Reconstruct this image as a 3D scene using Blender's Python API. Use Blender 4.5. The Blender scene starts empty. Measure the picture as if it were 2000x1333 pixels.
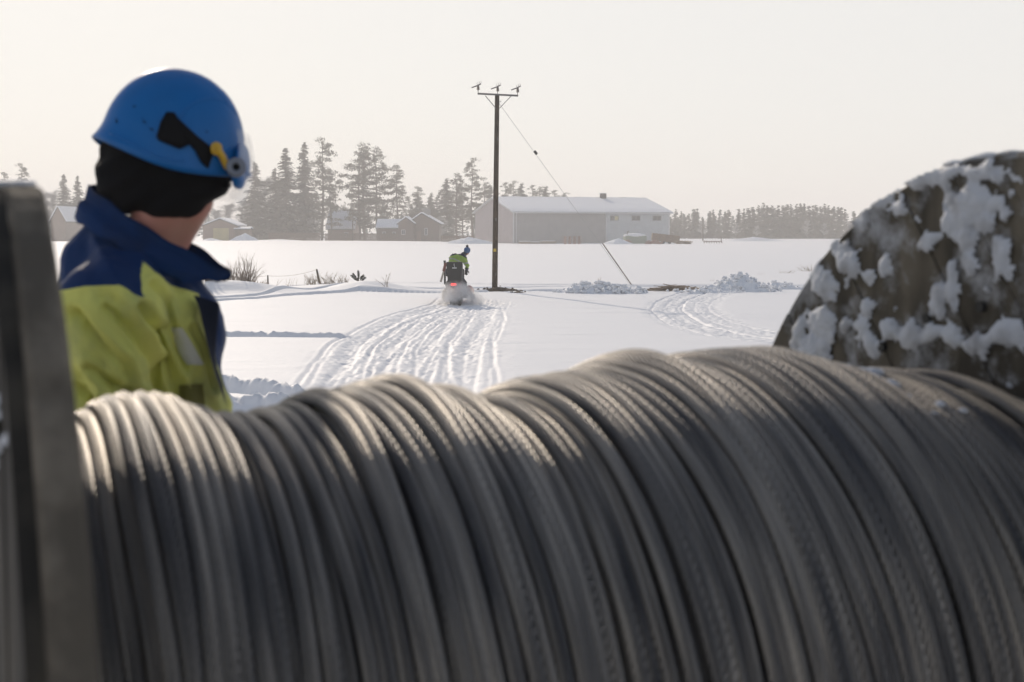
import bpy, bmesh, math, random
import numpy as np
from mathutils import Vector, Matrix
from mathutils.bvhtree import BVHTree

# ------------------------------------------------------------------ camera, sky, sun
scene = bpy.context.scene
F = 2000 * 50 / 36.0          # focal length in pixels of the 2000 px wide picture
HOR = 448.0                   # row of the horizon
CAMZ = 2.5
PITCH = math.atan((666.5 - HOR) / F)
cam_d = bpy.data.cameras.new("camera")
cam = bpy.data.objects.new("camera", cam_d)
scene.collection.objects.link(cam)
cam.location = (0, 0, CAMZ)
cam.rotation_euler = (math.radians(90) - PITCH, 0, 0)
cam_d.lens = 50
cam_d.sensor_width = 36
cam_d.clip_start = 0.05
cam_d.clip_end = 6000
cam_d.dof.use_dof = True
cam_d.dof.focus_distance = 50
cam_d.dof.aperture_fstop = 5.4
scene.camera = cam

SUN_AZ = math.radians(-20)    # left of the view direction
SUN_EL = math.radians(27)
world = bpy.data.worlds.new("World")
scene.world = world
world.use_nodes = True
wn = world.node_tree.nodes; wl = world.node_tree.links
wn.clear()
w_out = wn.new("ShaderNodeOutputWorld"); w_bg = wn.new("ShaderNodeBackground")
w_sky = wn.new("ShaderNodeTexSky")
w_sky.sky_type = 'NISHITA'
w_sky.sun_disc = False
w_sky.sun_elevation = SUN_EL
w_sky.sun_rotation = SUN_AZ
w_sky.air_density = 1.0
w_sky.dust_density = 1.2
w_sky.ozone_density = 1.0
w_mix = wn.new("ShaderNodeMix"); w_mix.data_type = 'RGBA'; w_mix.blend_type = 'MIX'
w_mix.inputs[7].default_value = (8.0, 7.85, 7.6, 1)      # pale winter veil, thick near the horizon
w_tc = wn.new("ShaderNodeTexCoord"); w_sep = wn.new("ShaderNodeSeparateXYZ"); w_mr = wn.new("ShaderNodeMapRange")
wl.new(w_tc.outputs["Generated"], w_sep.inputs[0]); wl.new(w_sep.outputs[2], w_mr.inputs[0])
w_mr.interpolation_type = 'SMOOTHSTEP'
w_mr.inputs[1].default_value = .14; w_mr.inputs[2].default_value = .5
w_mr.inputs[3].default_value = .93; w_mr.inputs[4].default_value = .08
wl.new(w_mr.outputs[0], w_mix.inputs[0])
wl.new(w_sky.outputs[0], w_mix.inputs[6])
wl.new(w_mix.outputs[2], w_bg.inputs[0])
w_bg.inputs[1].default_value = 0.10
wl.new(w_bg.outputs[0], w_out.inputs[0])

sun_d = bpy.data.lights.new("sun", 'SUN')
sun_d.energy = 2.4
sun_d.angle = math.radians(1.2)
sun_d.color = (1.0, 0.87, 0.72)
sun = bpy.data.objects.new("sun", sun_d)
scene.collection.objects.link(sun)
sdir = Vector((math.sin(SUN_AZ) * math.cos(SUN_EL), math.cos(SUN_AZ) * math.cos(SUN_EL), math.sin(SUN_EL)))
sun.rotation_euler = sdir.to_track_quat('Z', 'Y').to_euler()
sun.location = (-20, 40, 30)

scene.view_settings.view_transform = 'Standard'
scene.view_settings.look = 'None'
scene.view_settings.gamma = 1
scene.view_settings.exposure = 0.15
cy = scene.cycles
cy.max_bounces = 6; cy.diffuse_bounces = 3; cy.glossy_bounces = 3; cy.volume_bounces = 3
cy.transparent_max_bounces = 12
cy.use_denoising = True
cy.sample_clamp_indirect = 6
cy.volume_step_rate = 2.0
cy.volume_max_steps = 128

random.seed(7)
RNG = np.random.default_rng(7)

# ------------------------------------------------------------------ helpers
def P(x, y, Y):
    """world point seen at picture pixel (x, y) of the 2000 px picture, at depth Y"""
    dx = (x - 1000) / F; dy = (666.5 - y) / F
    fy = math.cos(PITCH) + dy * math.sin(PITCH)
    fz = -math.sin(PITCH) + dy * math.cos(PITCH)
    t = Y / fy
    return Vector((dx * t, Y, CAMZ + fz * t))

def G(x, y, z0=0.0):
    dx = (x - 1000) / F; dy = (666.5 - y) / F
    fy = math.cos(PITCH) + dy * math.sin(PITCH)
    fz = -math.sin(PITCH) + dy * math.cos(PITCH)
    t = (z0 - CAMZ) / fz
    return Vector((dx * t, fy * t, z0))

def _hash(ix, iy, seed):
    h = (ix.astype(np.int64) * 374761393 + iy.astype(np.int64) * 668265263 + seed * 974634777) & 0xffffffff
    h = ((h ^ (h >> 13)) * 1274126177) & 0xffffffff
    h = h ^ (h >> 16)
    return (h & 0xffff) / 65535.0

def vnoise(x, y, seed=0):
    x = np.asarray(x, float); y = np.asarray(y, float)
    ix = np.floor(x); iy = np.floor(y)
    fx = x - ix; fy = y - iy
    fx = fx * fx * (3 - 2 * fx); fy = fy * fy * (3 - 2 * fy)
    a = _hash(ix, iy, seed); b = _hash(ix + 1, iy, seed)
    c = _hash(ix, iy + 1, seed); d = _hash(ix + 1, iy + 1, seed)
    return (a + (b - a) * fx) * (1 - fy) + (c + (d - c) * fx) * fy

def fbm(x, y, seed=0, oct=3):
    s = 0; a = 1; t = 0
    for k in range(oct):
        s = s + a * (vnoise(x * 2 ** k, y * 2 ** k, seed + k * 17) - .5); t += a; a *= .5
    return s / t

def sstep(a, b, x):
    t = np.clip((x - a) / (b - a), 0, 1)
    return t * t * (3 - 2 * t)

def link(o):
    scene.collection.objects.link(o); return o

def tag(o, label=None, cat=None, group=None, kind=None):
    if label: o["label"] = label
    if cat: o["category"] = cat
    if group: o["group"] = group
    if kind: o["kind"] = kind
    return o

def empty(name, loc, label, cat, group=None, rz=0):
    o = link(bpy.data.objects.new(name, None)); o.location = loc; o.rotation_euler = (0, 0, rz)
    o.empty_display_size = .2
    return tag(o, label, cat, group)

def mesh_np(name, V, Q, smooth=False, uvs=None):
    """mesh from numpy: V (n,3), Q (m,k) faces all of k corners"""
    V = np.asarray(V, np.float32); Q = np.asarray(Q, np.int32)
    me = bpy.data.meshes.new(name)
    me.vertices.add(len(V)); me.vertices.foreach_set("co", V.ravel())
    k = Q.shape[1]
    me.loops.add(Q.size); me.loops.foreach_set("vertex_index", Q.ravel())
    me.polygons.add(len(Q))
    me.polygons.foreach_set("loop_start", np.arange(0, Q.size, k, dtype=np.int32))
    me.polygons.foreach_set("loop_total", np.full(len(Q), k, np.int32))
    if smooth: me.polygons.foreach_set("use_smooth", np.ones(len(Q), bool))
    if uvs is not None:
        uv = me.uv_layers.new(name="UVMap")
        uv.data.foreach_set("uv", np.asarray(uvs, np.float32)[Q.ravel()].ravel())
    me.update(calc_edges=True)
    return me

def obj(name, me, mat=None, parent=None, loc=None):
    o = link(bpy.data.objects.new(name, me))
    if mat is not None:
        me.materials.clear(); me.materials.append(mat)
    if parent: o.parent = parent
    if loc is not None: o.location = loc
    return o

class MB:
    """collects simple shapes into one mesh (vertices + polygons)"""
    def __init__(s): s.v = []; s.f = []
    def add(s, vs, fs):
        n = len(s.v); s.v += [tuple(v) for v in vs]; s.f += [tuple(i + n for i in f) for f in fs]
    def box(s, c, d, M=None, bev=0):
        cx, cy_, cz = c; x, y, z = d[0] / 2, d[1] / 2, d[2] / 2
        if bev:
            b = min(bev, x * .9, y * .9, z * .9)
            bm = bmesh.new(); bmesh.ops.create_cube(bm, size=1)
            for v in bm.verts: v.co = Vector((v.co.x * 2 * x, v.co.y * 2 * y, v.co.z * 2 * z))
            bmesh.ops.bevel(bm, geom=bm.edges[:], offset=b, segments=2, affect='EDGES')
            bm.verts.ensure_lookup_table()
            vs = [v.co + Vector(c) for v in bm.verts]
            if M is not None: vs = [M @ v for v in vs]
            bm.verts.index_update()
            s.add(vs, [[v.index for v in f.verts] for f in bm.faces]); bm.free(); return
        vs = [Vector((cx + i * x, cy_ + j * y, cz + k * z)) for i in (-1, 1) for j in (-1, 1) for k in (-1, 1)]
        if M is not None: vs = [M @ v for v in vs]
        s.add(vs, [(0, 1, 3, 2), (4, 6, 7, 5), (0, 4, 5, 1), (2, 3, 7, 6), (0, 2, 6, 4), (1, 5, 7, 3)])
    def tube(s, pts, rad, n=8, cap=True):
        pts = [Vector(p) for p in pts]
        if not hasattr(rad, '__len__'): rad = [rad] * len(pts)
        rings = []
        up = None
        for i, p in enumerate(pts):
            d = (pts[min(i + 1, len(pts) - 1)] - pts[max(i - 1, 0)]).normalized()
            if up is None: up = d.orthogonal().normalized()
            a = (up - d * up.dot(d))
            a = a.normalized() if a.length > 1e-5 else d.orthogonal().normalized()
            up = a; b = d.cross(a)
            rings.append([p + (a * math.cos(2 * math.pi * k / n) + b * math.sin(2 * math.pi * k / n)) * rad[i] for k in range(n)])
        vs = [v for r in rings for v in r]; fs = []
        for i in range(len(rings) - 1):
            for k in range(n):
                k2 = (k + 1) % n
                fs.append((i * n + k, i * n + k2, (i + 1) * n + k2, (i + 1) * n + k))
        if cap:
            fs.append(tuple(range(n - 1, -1, -1))); fs.append(tuple((len(rings) - 1) * n + k for k in range(n)))
        s.add(vs, fs)
    def ball(s, c, r, seg=12, rings=8, M=None):
        if not hasattr(r, '__len__'): r = (r, r, r)
        vs = []; fs = []
        for i in range(rings + 1):
            th = math.pi * i / rings
            for k in range(seg):
                ph = 2 * math.pi * k / seg
                v = Vector((r[0] * math.sin(th) * math.cos(ph), r[1] * math.sin(th) * math.sin(ph), r[2] * math.cos(th)))
                if M is not None: v = M @ v
                vs.append(v + Vector(c))
        for i in range(rings):
            for k in range(seg):
                k2 = (k + 1) % seg
                fs.append((i * seg + k, (i + 1) * seg + k, (i + 1) * seg + k2, i * seg + k2))
        s.add(vs, fs)
    def cap(s, p0, p1, r0, r1, n=14):
        """tapered capsule"""
        p0 = Vector(p0); p1 = Vector(p1); d = p1 - p0; L = d.length
        if L < 1e-5: s.ball(p0, r0, n, 8); return
        d.normalize(); pts = []; rad = []
        for k in range(5):
            a = math.pi / 2 * k / 4
            pts.append(p0 - d * r0 * math.cos(a)); rad.append(max(r0 * math.sin(a), 1e-4))
        for k in range(5):
            a = math.pi / 2 * k / 4
            pts.append(p1 + d * r1 * math.sin(a)); rad.append(max(r1 * math.cos(a), 1e-4))
        s.tube(pts, rad, n, True)
    def mesh(s, name, smooth=False):
        me = bpy.data.meshes.new(name); me.from_pydata(s.v, [], s.f)
        if smooth: me.polygons.foreach_set("use_smooth", [True] * len(me.polygons))
        me.update(); return me
    def build(s, name, mat, parent=None, smooth=False, bevel=0):
        o = obj(name, s.mesh(name, smooth), mat, parent)
        if bevel:
            m = o.modifiers.new("b", 'BEVEL'); m.width = bevel; m.segments = 2; m.limit_method = 'ANGLE'
        return o

def remesh(mb, voxel, smooth_iter=6, name="m"):
    """fuse the collected shapes into one continuous smooth surface"""
    me = mb.mesh(name)
    bm = bmesh.new(); bm.from_mesh(me)
    bmesh.ops.remove_doubles(bm, verts=bm.verts, dist=1e-5)
    bmesh.ops.recalc_face_normals(bm, faces=bm.faces)
    bm.to_mesh(me); bm.free()
    o = link(bpy.data.objects.new("tmp", me))
    m = o.modifiers.new("r", 'REMESH'); m.mode = 'VOXEL'; m.voxel_size = voxel; m.use_smooth_shade = True
    if smooth_iter:
        m2 = o.modifiers.new("s", 'SMOOTH'); m2.factor = .5; m2.iterations = smooth_iter
    dg = bpy.context.evaluated_depsgraph_get(); dg.update()
    out = bpy.data.meshes.new_from_object(o.evaluated_get(dg))
    out.name = name
    bpy.data.objects.remove(o)
    out.polygons.foreach_set("use_smooth", [True] * len(out.polygons))
    return out

def get_co(me):
    a = np.empty(len(me.vertices) * 3, np.float32); me.vertices.foreach_get("co", a); return a.reshape(-1, 3)
def get_no(me):
    a = np.empty(len(me.vertices) * 3, np.float32); me.vertices.foreach_get("normal", a); return a.reshape(-1, 3)
def set_co(me, a):
    me.vertices.foreach_set("co", np.asarray(a, np.float32).ravel()); me.update()
def attr(me, name, vals):
    at = me.attributes.new(name, 'FLOAT', 'POINT'); at.data.foreach_set("value", np.asarray(vals, np.float32))

# ------------------------------------------------------------------ materials
def mat(name, col, rough=.6, metal=0., bump=None, var=None, spec=None, coord='Object'):
    """bump=(scale, strength, distance); var=(scale, second colour, low, high)"""
    m = bpy.data.materials.new(name); m.use_nodes = True
    nt = m.node_tree; n = nt.nodes; l = nt.links
    b = n["Principled BSDF"]
    b.inputs["Base Color"].default_value = (*col, 1)
    b.inputs["Roughness"].default_value = rough
    b.inputs["Metallic"].default_value = metal
    if spec is not None: b.inputs["Specular IOR Level"].default_value = spec
    tc = n.new("ShaderNodeTexCoord")
    if var:
        t = n.new("ShaderNodeTexNoise"); t.inputs["Scale"].default_value = var[0]; t.inputs["Detail"].default_value = 5
        l.new(tc.outputs[coord], t.inputs["Vector"])
        r = n.new("ShaderNodeMapRange"); r.inputs[1].default_value = var[2]; r.inputs[2].default_value = var[3]
        l.new(t.outputs[0], r.inputs[0])
        x = n.new("ShaderNodeMix"); x.data_type = 'RGBA'
        x.inputs[6].default_value = (*col, 1); x.inputs[7].default_value = (*var[1], 1)
        l.new(r.outputs[0], x.inputs[0]); l.new(x.outputs[2], b.inputs["Base Color"])
    if bump:
        t = n.new("ShaderNodeTexNoise"); t.inputs["Scale"].default_value = bump[0]; t.inputs["Detail"].default_value = 6
        l.new(tc.outputs[coord], t.inputs["Vector"])
        bp = n.new("ShaderNodeBump"); bp.inputs["Strength"].default_value = bump[1]; bp.inputs["Distance"].default_value = bump[2]
        l.new(t.outputs[0], bp.inputs["Height"]); l.new(bp.outputs[0], b.inputs["Normal"])
    return m

M_SNOW = mat("snow", (.83, .83, .84), .65, bump=(6, .35, .03), spec=.3)
M_SNOWR = mat("rough_snow", (.84, .85, .87), .65, bump=(9, .8, .05), spec=.3)
M_ROOFSNOW = mat("roof_snow", (.80, .81, .83), .7, bump=(1.5, .3, .1), spec=.2)
M_SPRUCE = mat("spruce_needles", (.070, .060, .036), .8, var=(.7, (.17, .15, .11), .45, .75), spec=.2)
M_PINE = mat("pine_needles", (.095, .078, .042), .8, var=(.8, (.19, .165, .12), .45, .75), spec=.2)
M_FROST = mat("frosted_twigs", (.34, .33, .31), .8, var=(1.2, (.5, .49, .47), .4, .7), spec=.2)
M_BARK = mat("bark", (.09, .065, .045), .9, bump=(12, .5, .02), var=(3, (.16, .11, .07), .4, .7))
M_BIRCH = mat("birch_bark", (.34, .32, .29), .8, var=(6, (.12, .1, .09), .5, .6))
M_TWIG = mat("twig", (.22, .165, .12), .8, var=(4, (.36, .29, .23), .4, .7))
M_DRYGRASS = mat("dry_grass", (.34, .26, .17), .85, var=(3, (.2, .15, .1), .4, .7))
M_EARTH = mat("bare_earth", (.07, .048, .032), .9, bump=(14, 1, .04), var=(5, (.13, .095, .06), .4, .7))

def wood_mat(name, c1, c2, plank=0.12, axis=0, rough=.85, bumpd=.01):
    """weathered planks: seams and grain along the board"""
    m = bpy.data.materials.new(name); m.use_nodes = True
    nt = m.node_tree; n = nt.nodes; l = nt.links; b = n["Principled BSDF"]
    b.inputs["Roughness"].default_value = rough; b.inputs["Specular IOR Level"].default_value = .25
    tc = n.new("ShaderNodeTexCoord"); mp = n.new("ShaderNodeMapping")
    sc = [16, 16, 16]; sc[axis] = 3
    mp.inputs["Scale"].default_value = sc
    l.new(tc.outputs["Object"], mp.inputs[0])
    g = n.new("ShaderNodeTexNoise"); g.inputs["Scale"].default_value = 1; g.inputs["Detail"].default_value = 6
    l.new(mp.outputs[0], g.inputs["Vector"])
    big = n.new("ShaderNodeTexNoise"); big.inputs["Scale"].default_value = 4; big.inputs["Detail"].default_value = 4
    l.new(tc.outputs["Object"], big.inputs["Vector"])
    add = n.new("ShaderNodeMath"); add.operation = 'ADD'
    l.new(g.outputs[0], add.inputs[0]); l.new(big.outputs[0], add.inputs[1])
    r = n.new("ShaderNodeMapRange"); r.inputs[1].default_value = .85; r.inputs[2].default_value = 1.2
    l.new(add.outputs[0], r.inputs[0])
    x = n.new("ShaderNodeMix"); x.data_type = 'RGBA'
    x.inputs[6].default_value = (*c1, 1); x.inputs[7].default_value = (*c2, 1)
    l.new(r.outputs[0], x.inputs[0]); l.new(x.outputs[2], b.inputs["Base Color"])
    bp = n.new("ShaderNodeBump"); bp.inputs["Strength"].default_value = .7; bp.inputs["Distance"].default_value = bumpd
    l.new(g.outputs[0], bp.inputs["Height"]); l.new(bp.outputs[0], b.inputs["Normal"])
    return m

def stripe_mat(name, col, col2, period, axis=0, duty=.12, rough=.6, wiggle=0):
    """sheet cladding with narrow darker grooves every 'period' metres"""
    m = bpy.data.materials.new(name); m.use_nodes = True
    nt = m.node_tree; n = nt.nodes; l = nt.links; b = n["Principled BSDF"]
    b.inputs["Roughness"].default_value = rough
    tc = n.new("ShaderNodeTexCoord"); sp = n.new("ShaderNodeSeparateXYZ"); l.new(tc.outputs["Object"], sp.inputs[0])
    dv = n.new("ShaderNodeMath"); dv.operation = 'DIVIDE'; dv.inputs[1].default_value = period
    l.new(sp.outputs[axis], dv.inputs[0])
    fr = n.new("ShaderNodeMath"); fr.operation = 'FRACT'; l.new(dv.outputs[0], fr.inputs[0])
    lt = n.new("ShaderNodeMath"); lt.operation = 'LESS_THAN'; lt.inputs[1].default_value = duty; l.new(fr.outputs[0], lt.inputs[0])
    no = n.new("ShaderNodeTexNoise"); no.inputs["Scale"].default_value = .8; l.new(tc.outputs["Object"], no.inputs["Vector"])
    x = n.new("ShaderNodeMix"); x.data_type = 'RGBA'
    x.inputs[6].default_value = (*col, 1); x.inputs[7].default_value = (*col2, 1)
    l.new(lt.outputs[0], x.inputs[0])
    y = n.new("ShaderNodeMix"); y.data_type = 'RGBA'; y.blend_type = 'MULTIPLY'; y.inputs[0].default_value = .35
    l.new(x.outputs[2], y.inputs[6]); l.new(no.outputs[1] if False else no.outputs[0], y.inputs[7])
    l.new(y.outputs[2], b.inputs["Base Color"])
    return m

# ------------------------------------------------------------------ ground
def path_from_px(pts):
    g = [G(x, y) for x, y in pts]
    g.sort(key=lambda v: v.y)
    ya = np.array([v.y for v in g]); xa = np.array([v.x for v in g])
    yy = np.linspace(ya[0], ya[-1], 160); xx = np.interp(yy, ya, xa)
    pad = np.concatenate([xx[0] - (xx[1] - xx[0]) * np.arange(12, 0, -1), xx, xx[-1] + (xx[-1] - xx[-2]) * np.arange(1, 13)])
    kern = np.hanning(27)[1:-1]; xx = np.convolve(pad, kern / kern.sum(), 'same')[12:-12]
    return yy, xx

def bank_h(X, Y):
    d = np.sqrt(X ** 2 + (Y) ** 2)
    return .743 * (1 - sstep(6.5, 11.5, d))

def base_h(X, Y):
    h = bank_h(X, Y)
    h = h + .10 * fbm(X / 14, Y / 14, 3) * sstep(12, 25, Y) + .03 * fbm(X / 2.3, Y / 1.1, 5)
    h = h + .020 * fbm(X / 1.3, Y / .22, 8)
    # field edge: low bank of the ploughed yard road left of the barn
    h = h + .45 * np.exp(-((Y - 268 - 4 * np.sin(X / 30)) / 5) ** 2) * sstep(4, -8, X)
    # swelling drifts beside the lane
    for px, py, sx, sy, a in ((480, 574, 2.0, 1.1, .38), (715, 570, 1.7, 1.3, .40), (390, 575, 1.6, 1., .3), (640, 566, 2.4, 1.2, .18), (1180, 566, 3.5, 1.0, .12)):
        g = G(px, py)
        h = h + a * np.exp(-((X - g.x) / sx) ** 2 - ((Y - g.y - .6) / sy) ** 2)
    return h

def ground_h(X, Y):
    h = base_h(X, Y)
    # broad churned run of the snowmobile
    ly, lx = path_from_px([(520, 830), (560, 780), (650, 668), (700, 640), (770, 612), (850, 592), (868, 575)])
    ry, rx = path_from_px([(968, 830), (968, 745), (968, 690), (985, 610), (1000, 580), (940, 572)])
    L = np.interp(Y, ly, lx); R = np.interp(Y, ry, rx)
    eg = .5 * fbm(Y / 1.1, Y * 0 + 3, 66, 3) + .5 * fbm(X / .5, Y / .5, 67, 2)
    inb = sstep(-.25, .5, X - L + eg * .6) * sstep(-.45, .9, R - X + eg * 1.3) * sstep(15, 17, Y) * (1 - sstep(49, 52, Y))
    h = h - .06 * inb
    h = h + inb * (.035 * fbm(X / .4, Y / .7, 21, 4) + .062 * fbm(X / .11, Y / .24, 31, 3)) * (.55 + .9 * vnoise(X / 1.1, Y / 2.2, 35))
    # separate runs: belt trough with ski grooves each side
    rng = np.random.default_rng(3)
    def run(yy, xx, dep, belt=.2, ski=.48, seed=0, y0=0, y1=99):
        nonlocal h
        c = np.interp(Y, yy, xx) + .10 * fbm(Y / 2.5, Y * 0 + seed, seed)
        sl = np.gradient(xx, yy); s = np.interp(Y, yy, sl); k = 1 / np.sqrt(1 + s * s)
        d = (X - c) * k
        w = sstep(y0, y0 + 1, Y) * (1 - sstep(y1 - 1, y1, Y))
        t = np.exp(-(d / belt) ** 4)
        lug = .35 * np.sin(Y * 2 * math.pi / .26) * t
        g = t * (1 + lug) * .75
        for sg in (-1, 1):
            g = g + 1.0 * np.exp(-((d - sg * ski) / .038) ** 2)
            g = g - .35 * np.exp(-((d - sg * (ski + .08)) / .04) ** 2)
        g = g - .2 * np.exp(-((np.abs(d) - belt - .08) / .07) ** 2)
        h = h - dep * g * w
    for i in range(21):
        f = (i + .2 + .6 * rng.random()) / 21.
        f2 = min(1, max(0, f + rng.normal() * .16))
        yy = np.linspace(15, 52, 24)
        l2 = np.interp(yy, ly, lx) + .45; r2 = np.interp(yy, ry, rx) - .45
        tt = (yy - 15) / 37
        ff = f * (1 - tt) + f2 * tt + .03 * np.sin(yy / 3.1 + i)
        ff = np.where(yy > 40, ff + (0.45 - ff) * (yy - 40) / 12 * .5, ff)
        ya = 14 if rng.random() < .5 else rng.uniform(18, 34)
        run(yy, l2 + (r2 - l2) * ff, (.005 + .012 * rng.random()), belt=.19, ski=.46 + .04 * rng.random(), seed=40 + i, y0=ya, y1=min(51, ya + rng.uniform(9, 40)))
    # the two sharp outer runs on the left edge
    run(ly, lx + .45, .022, seed=77, y0=14, y1=52)
    run(ry, rx - .5, .008, seed=78, y0=14, y1=50)
    # curved double run on the right
    for off, sd in ((0, 1), (1, 2), (2, 3)):
        a = [(1350, 570), (1300, 588), (1294, 605), (1330, 632), (1410, 655), (1510, 670), (1640, 684)]
        b = [(1420, 566), (1372, 588), (1362, 604), (1395, 625), (1450, 640), (1510, 655), (1640, 668)]
        f = (.12, .45, .85)[off]
        pts = [(p[0] * (1 - f) + q[0] * f, p[1] * (1 - f) + q[1] * f) for p, q in zip(a, b)]
        py, pxx = path_from_px(pts)
        run(py, pxx, .028 if off == 0 else .014, seed=90 + sd, y0=py[0], y1=58)
    cy_, cx = path_from_px([(1390, 568), (1340, 588), (1330, 605), (1365, 628), (1430, 648), (1510, 663), (1640, 676)])
    d = np.abs(X - np.interp(Y, cy_, cx)) * .8
    inr = (1 - sstep(.7, 1.1, d)) * sstep(cy_[0], cy_[0] + .5, Y) * (1 - sstep(56, 58, Y))
    h = h + inr * (.08 * fbm(X / .14, Y / .26, 55, 4) - .03)
    # trenches trodden across the slope on the left
    def trench(x0, x1, yc, w, dep, rough=.04, seed=0):
        nonlocal h
        c = yc(X) if callable(yc) else yc
        m = sstep(x0, x0 + .6, X) * (1 - sstep(x1 - .6, x1, X))
        q = np.exp(-((Y - c + .05 * fbm(X / .8, X * 0, seed)) / w) ** 2)
        rim = np.exp(-((Y - c - w * 1.6) / (w * .6)) ** 2)
        h = h + m * (-dep * q + dep * .8 * rim + rough * fbm(X / .15, Y / .15, seed) * (q + rim))
    g0 = G(425, 654); g1 = G(665, 656)
    trench(g0.x - 6, g1.x + .4, lambda x: np.interp(x, [g0.x - 6, g0.x, g1.x], [g0.y + .4, g0.y, g1.y]), .20, .10, .10, 61)
    g0 = G(430, 757); g1 = G(565, 772)
    trench(g0.x - 4, g1.x + .5, lambda x: np.interp(x, [g0.x - 4, g0.x, g1.x], [g0.y + .3, g0.y, g1.y]), .28, .18, .2, 62)
    g0 = G(430, 800)
    trench(g0.x - 4, -2.6, g0.y - .1, .35, .16, .3, 63)
    # lane: wheel ruts running across the field at the foot of the pole
    for pts, w, dep, sd in (([(300, 586), (425, 581), (500, 578), (560, 573), (700, 566), (860, 566), (1000, 563), (1200, 560), (1560, 558), (1750, 556)], .16, .10, 71),
                            ([(300, 592), (425, 587), (500, 583), (560, 578), (700, 572), (860, 573), (1000, 570), (1200, 569), (1560, 564), (1750, 562)], .16, .11, 72),
                            ([(300, 570), (425, 568), (700, 552), (860, 553), (1000, 556), (1060, 556), (1100, 556)], .35, .10, 73)):
        g = [G(*q) for q in pts]
        c = np.interp(X, [v.x for v in g], [v.y for v in g])
        q = np.exp(-((Y - c) / w) ** 2)
        h = h - dep * q * (1 + .5 * np.sin(X * 2 * math.pi / .22) * (sd == 72)) + dep * .6 * np.exp(-((Y - c - .45) / .2) ** 2)
        h = h + .05 * q * fbm(X / .3, Y / .3, sd)
    # rough shoulder of the lane between the piles
    gl = G(940, 572); gr = G(1560, 568)
    m = sstep(gl.x - .4, gl.x + .6, X) * (1 - sstep(gr.x, gr.x + 3, X)) * np.exp(-((Y - gl.y - .3) / 1.3) ** 2)
    h = h + m * .07 * fbm(X / .5, Y / .4, 83, 3)
    return h

def axis_pts(lo, hi, fine_lo, fine_hi, step, g=1.09):
    a = list(np.arange(fine_lo, fine_hi, step)); d = step; x = a[-1]
    while x < hi: d = min(d * g, (hi - lo) / 18); x += d; a.append(min(x, hi))
    d = step; x = a[0]; b = []
    while x > lo: d = min(d * g, (hi - lo) / 18); x -= d; b.append(max(x, lo))
    return np.array(b[::-1] + a)

xs = axis_pts(-900, 900, -9.5, 11.5, .036)
ys = axis_pts(-60, 1300, 17.5, 60, .055, 1.05)
XX, YY = np.meshgrid(xs, ys, indexing='xy')
ZZ = ground_h(XX, YY)
nx, ny = len(xs), len(ys)
idx = np.arange(nx * ny).reshape(ny, nx)
Q = np.stack([idx[:-1, :-1], idx[:-1, 1:], idx[1:, 1:], idx[1:, :-1]], -1).reshape(-1, 4)
gme = mesh_np("ground", np.stack([XX, YY, ZZ], -1).reshape(-1, 3), Q, smooth=True)
ground = obj("ground", gme, M_SNOW)
tag(ground, kind="structure")
def gz(x, y): return float(ground_h(np.array([float(x)]), np.array([float(y)]))[0])

# ------------------------------------------------------------------ haze
hz = MB(); hz.box((0, 620, 12), (1860, 1400, 29.5))
haze = hz.build("haze", None)
hm = bpy.data.materials.new("haze_air"); hm.use_nodes = True
hn = hm.node_tree.nodes; hn.clear()
ho = hn.new("ShaderNodeOutputMaterial"); hv = hn.new("ShaderNodeVolumePrincipled")
hv.inputs["Color"].default_value = (1.0, .97, .935, 1)
hv.inputs["Density"].default_value = .00135
hv.inputs["Anisotropy"].default_value = .15
hm.node_tree.links.new(hv.outputs[0], ho.inputs["Volume"])
haze.data.materials.append(hm)
tag(haze, kind="stuff")

# ------------------------------------------------------------------ cable drum
TH = .398
DR = .95                                   # flange radius
A = Vector((math.cos(TH), math.sin(TH), 0))        # axis, from the near flange to the far one
B = Vector((-math.sin(TH), math.cos(TH), 0))
U = Vector((0, 0, 1))
C0 = Vector((-.726 * DR, 2.109 * DR, CAMZ - .849 * DR))
DW = 1.865 * DR
drum = empty("cable_drum", (C0 + A * DW / 2 - U * DR), "large wooden cable drum wound with grey stranded wire, filling the foreground", "cable drum")
drum.rotation_euler = (0, 0, TH)
DM = Matrix.Translation(drum.location) @ Matrix.Rotation(TH, 4, 'Z')
DMi = DM.inverted()
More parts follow.
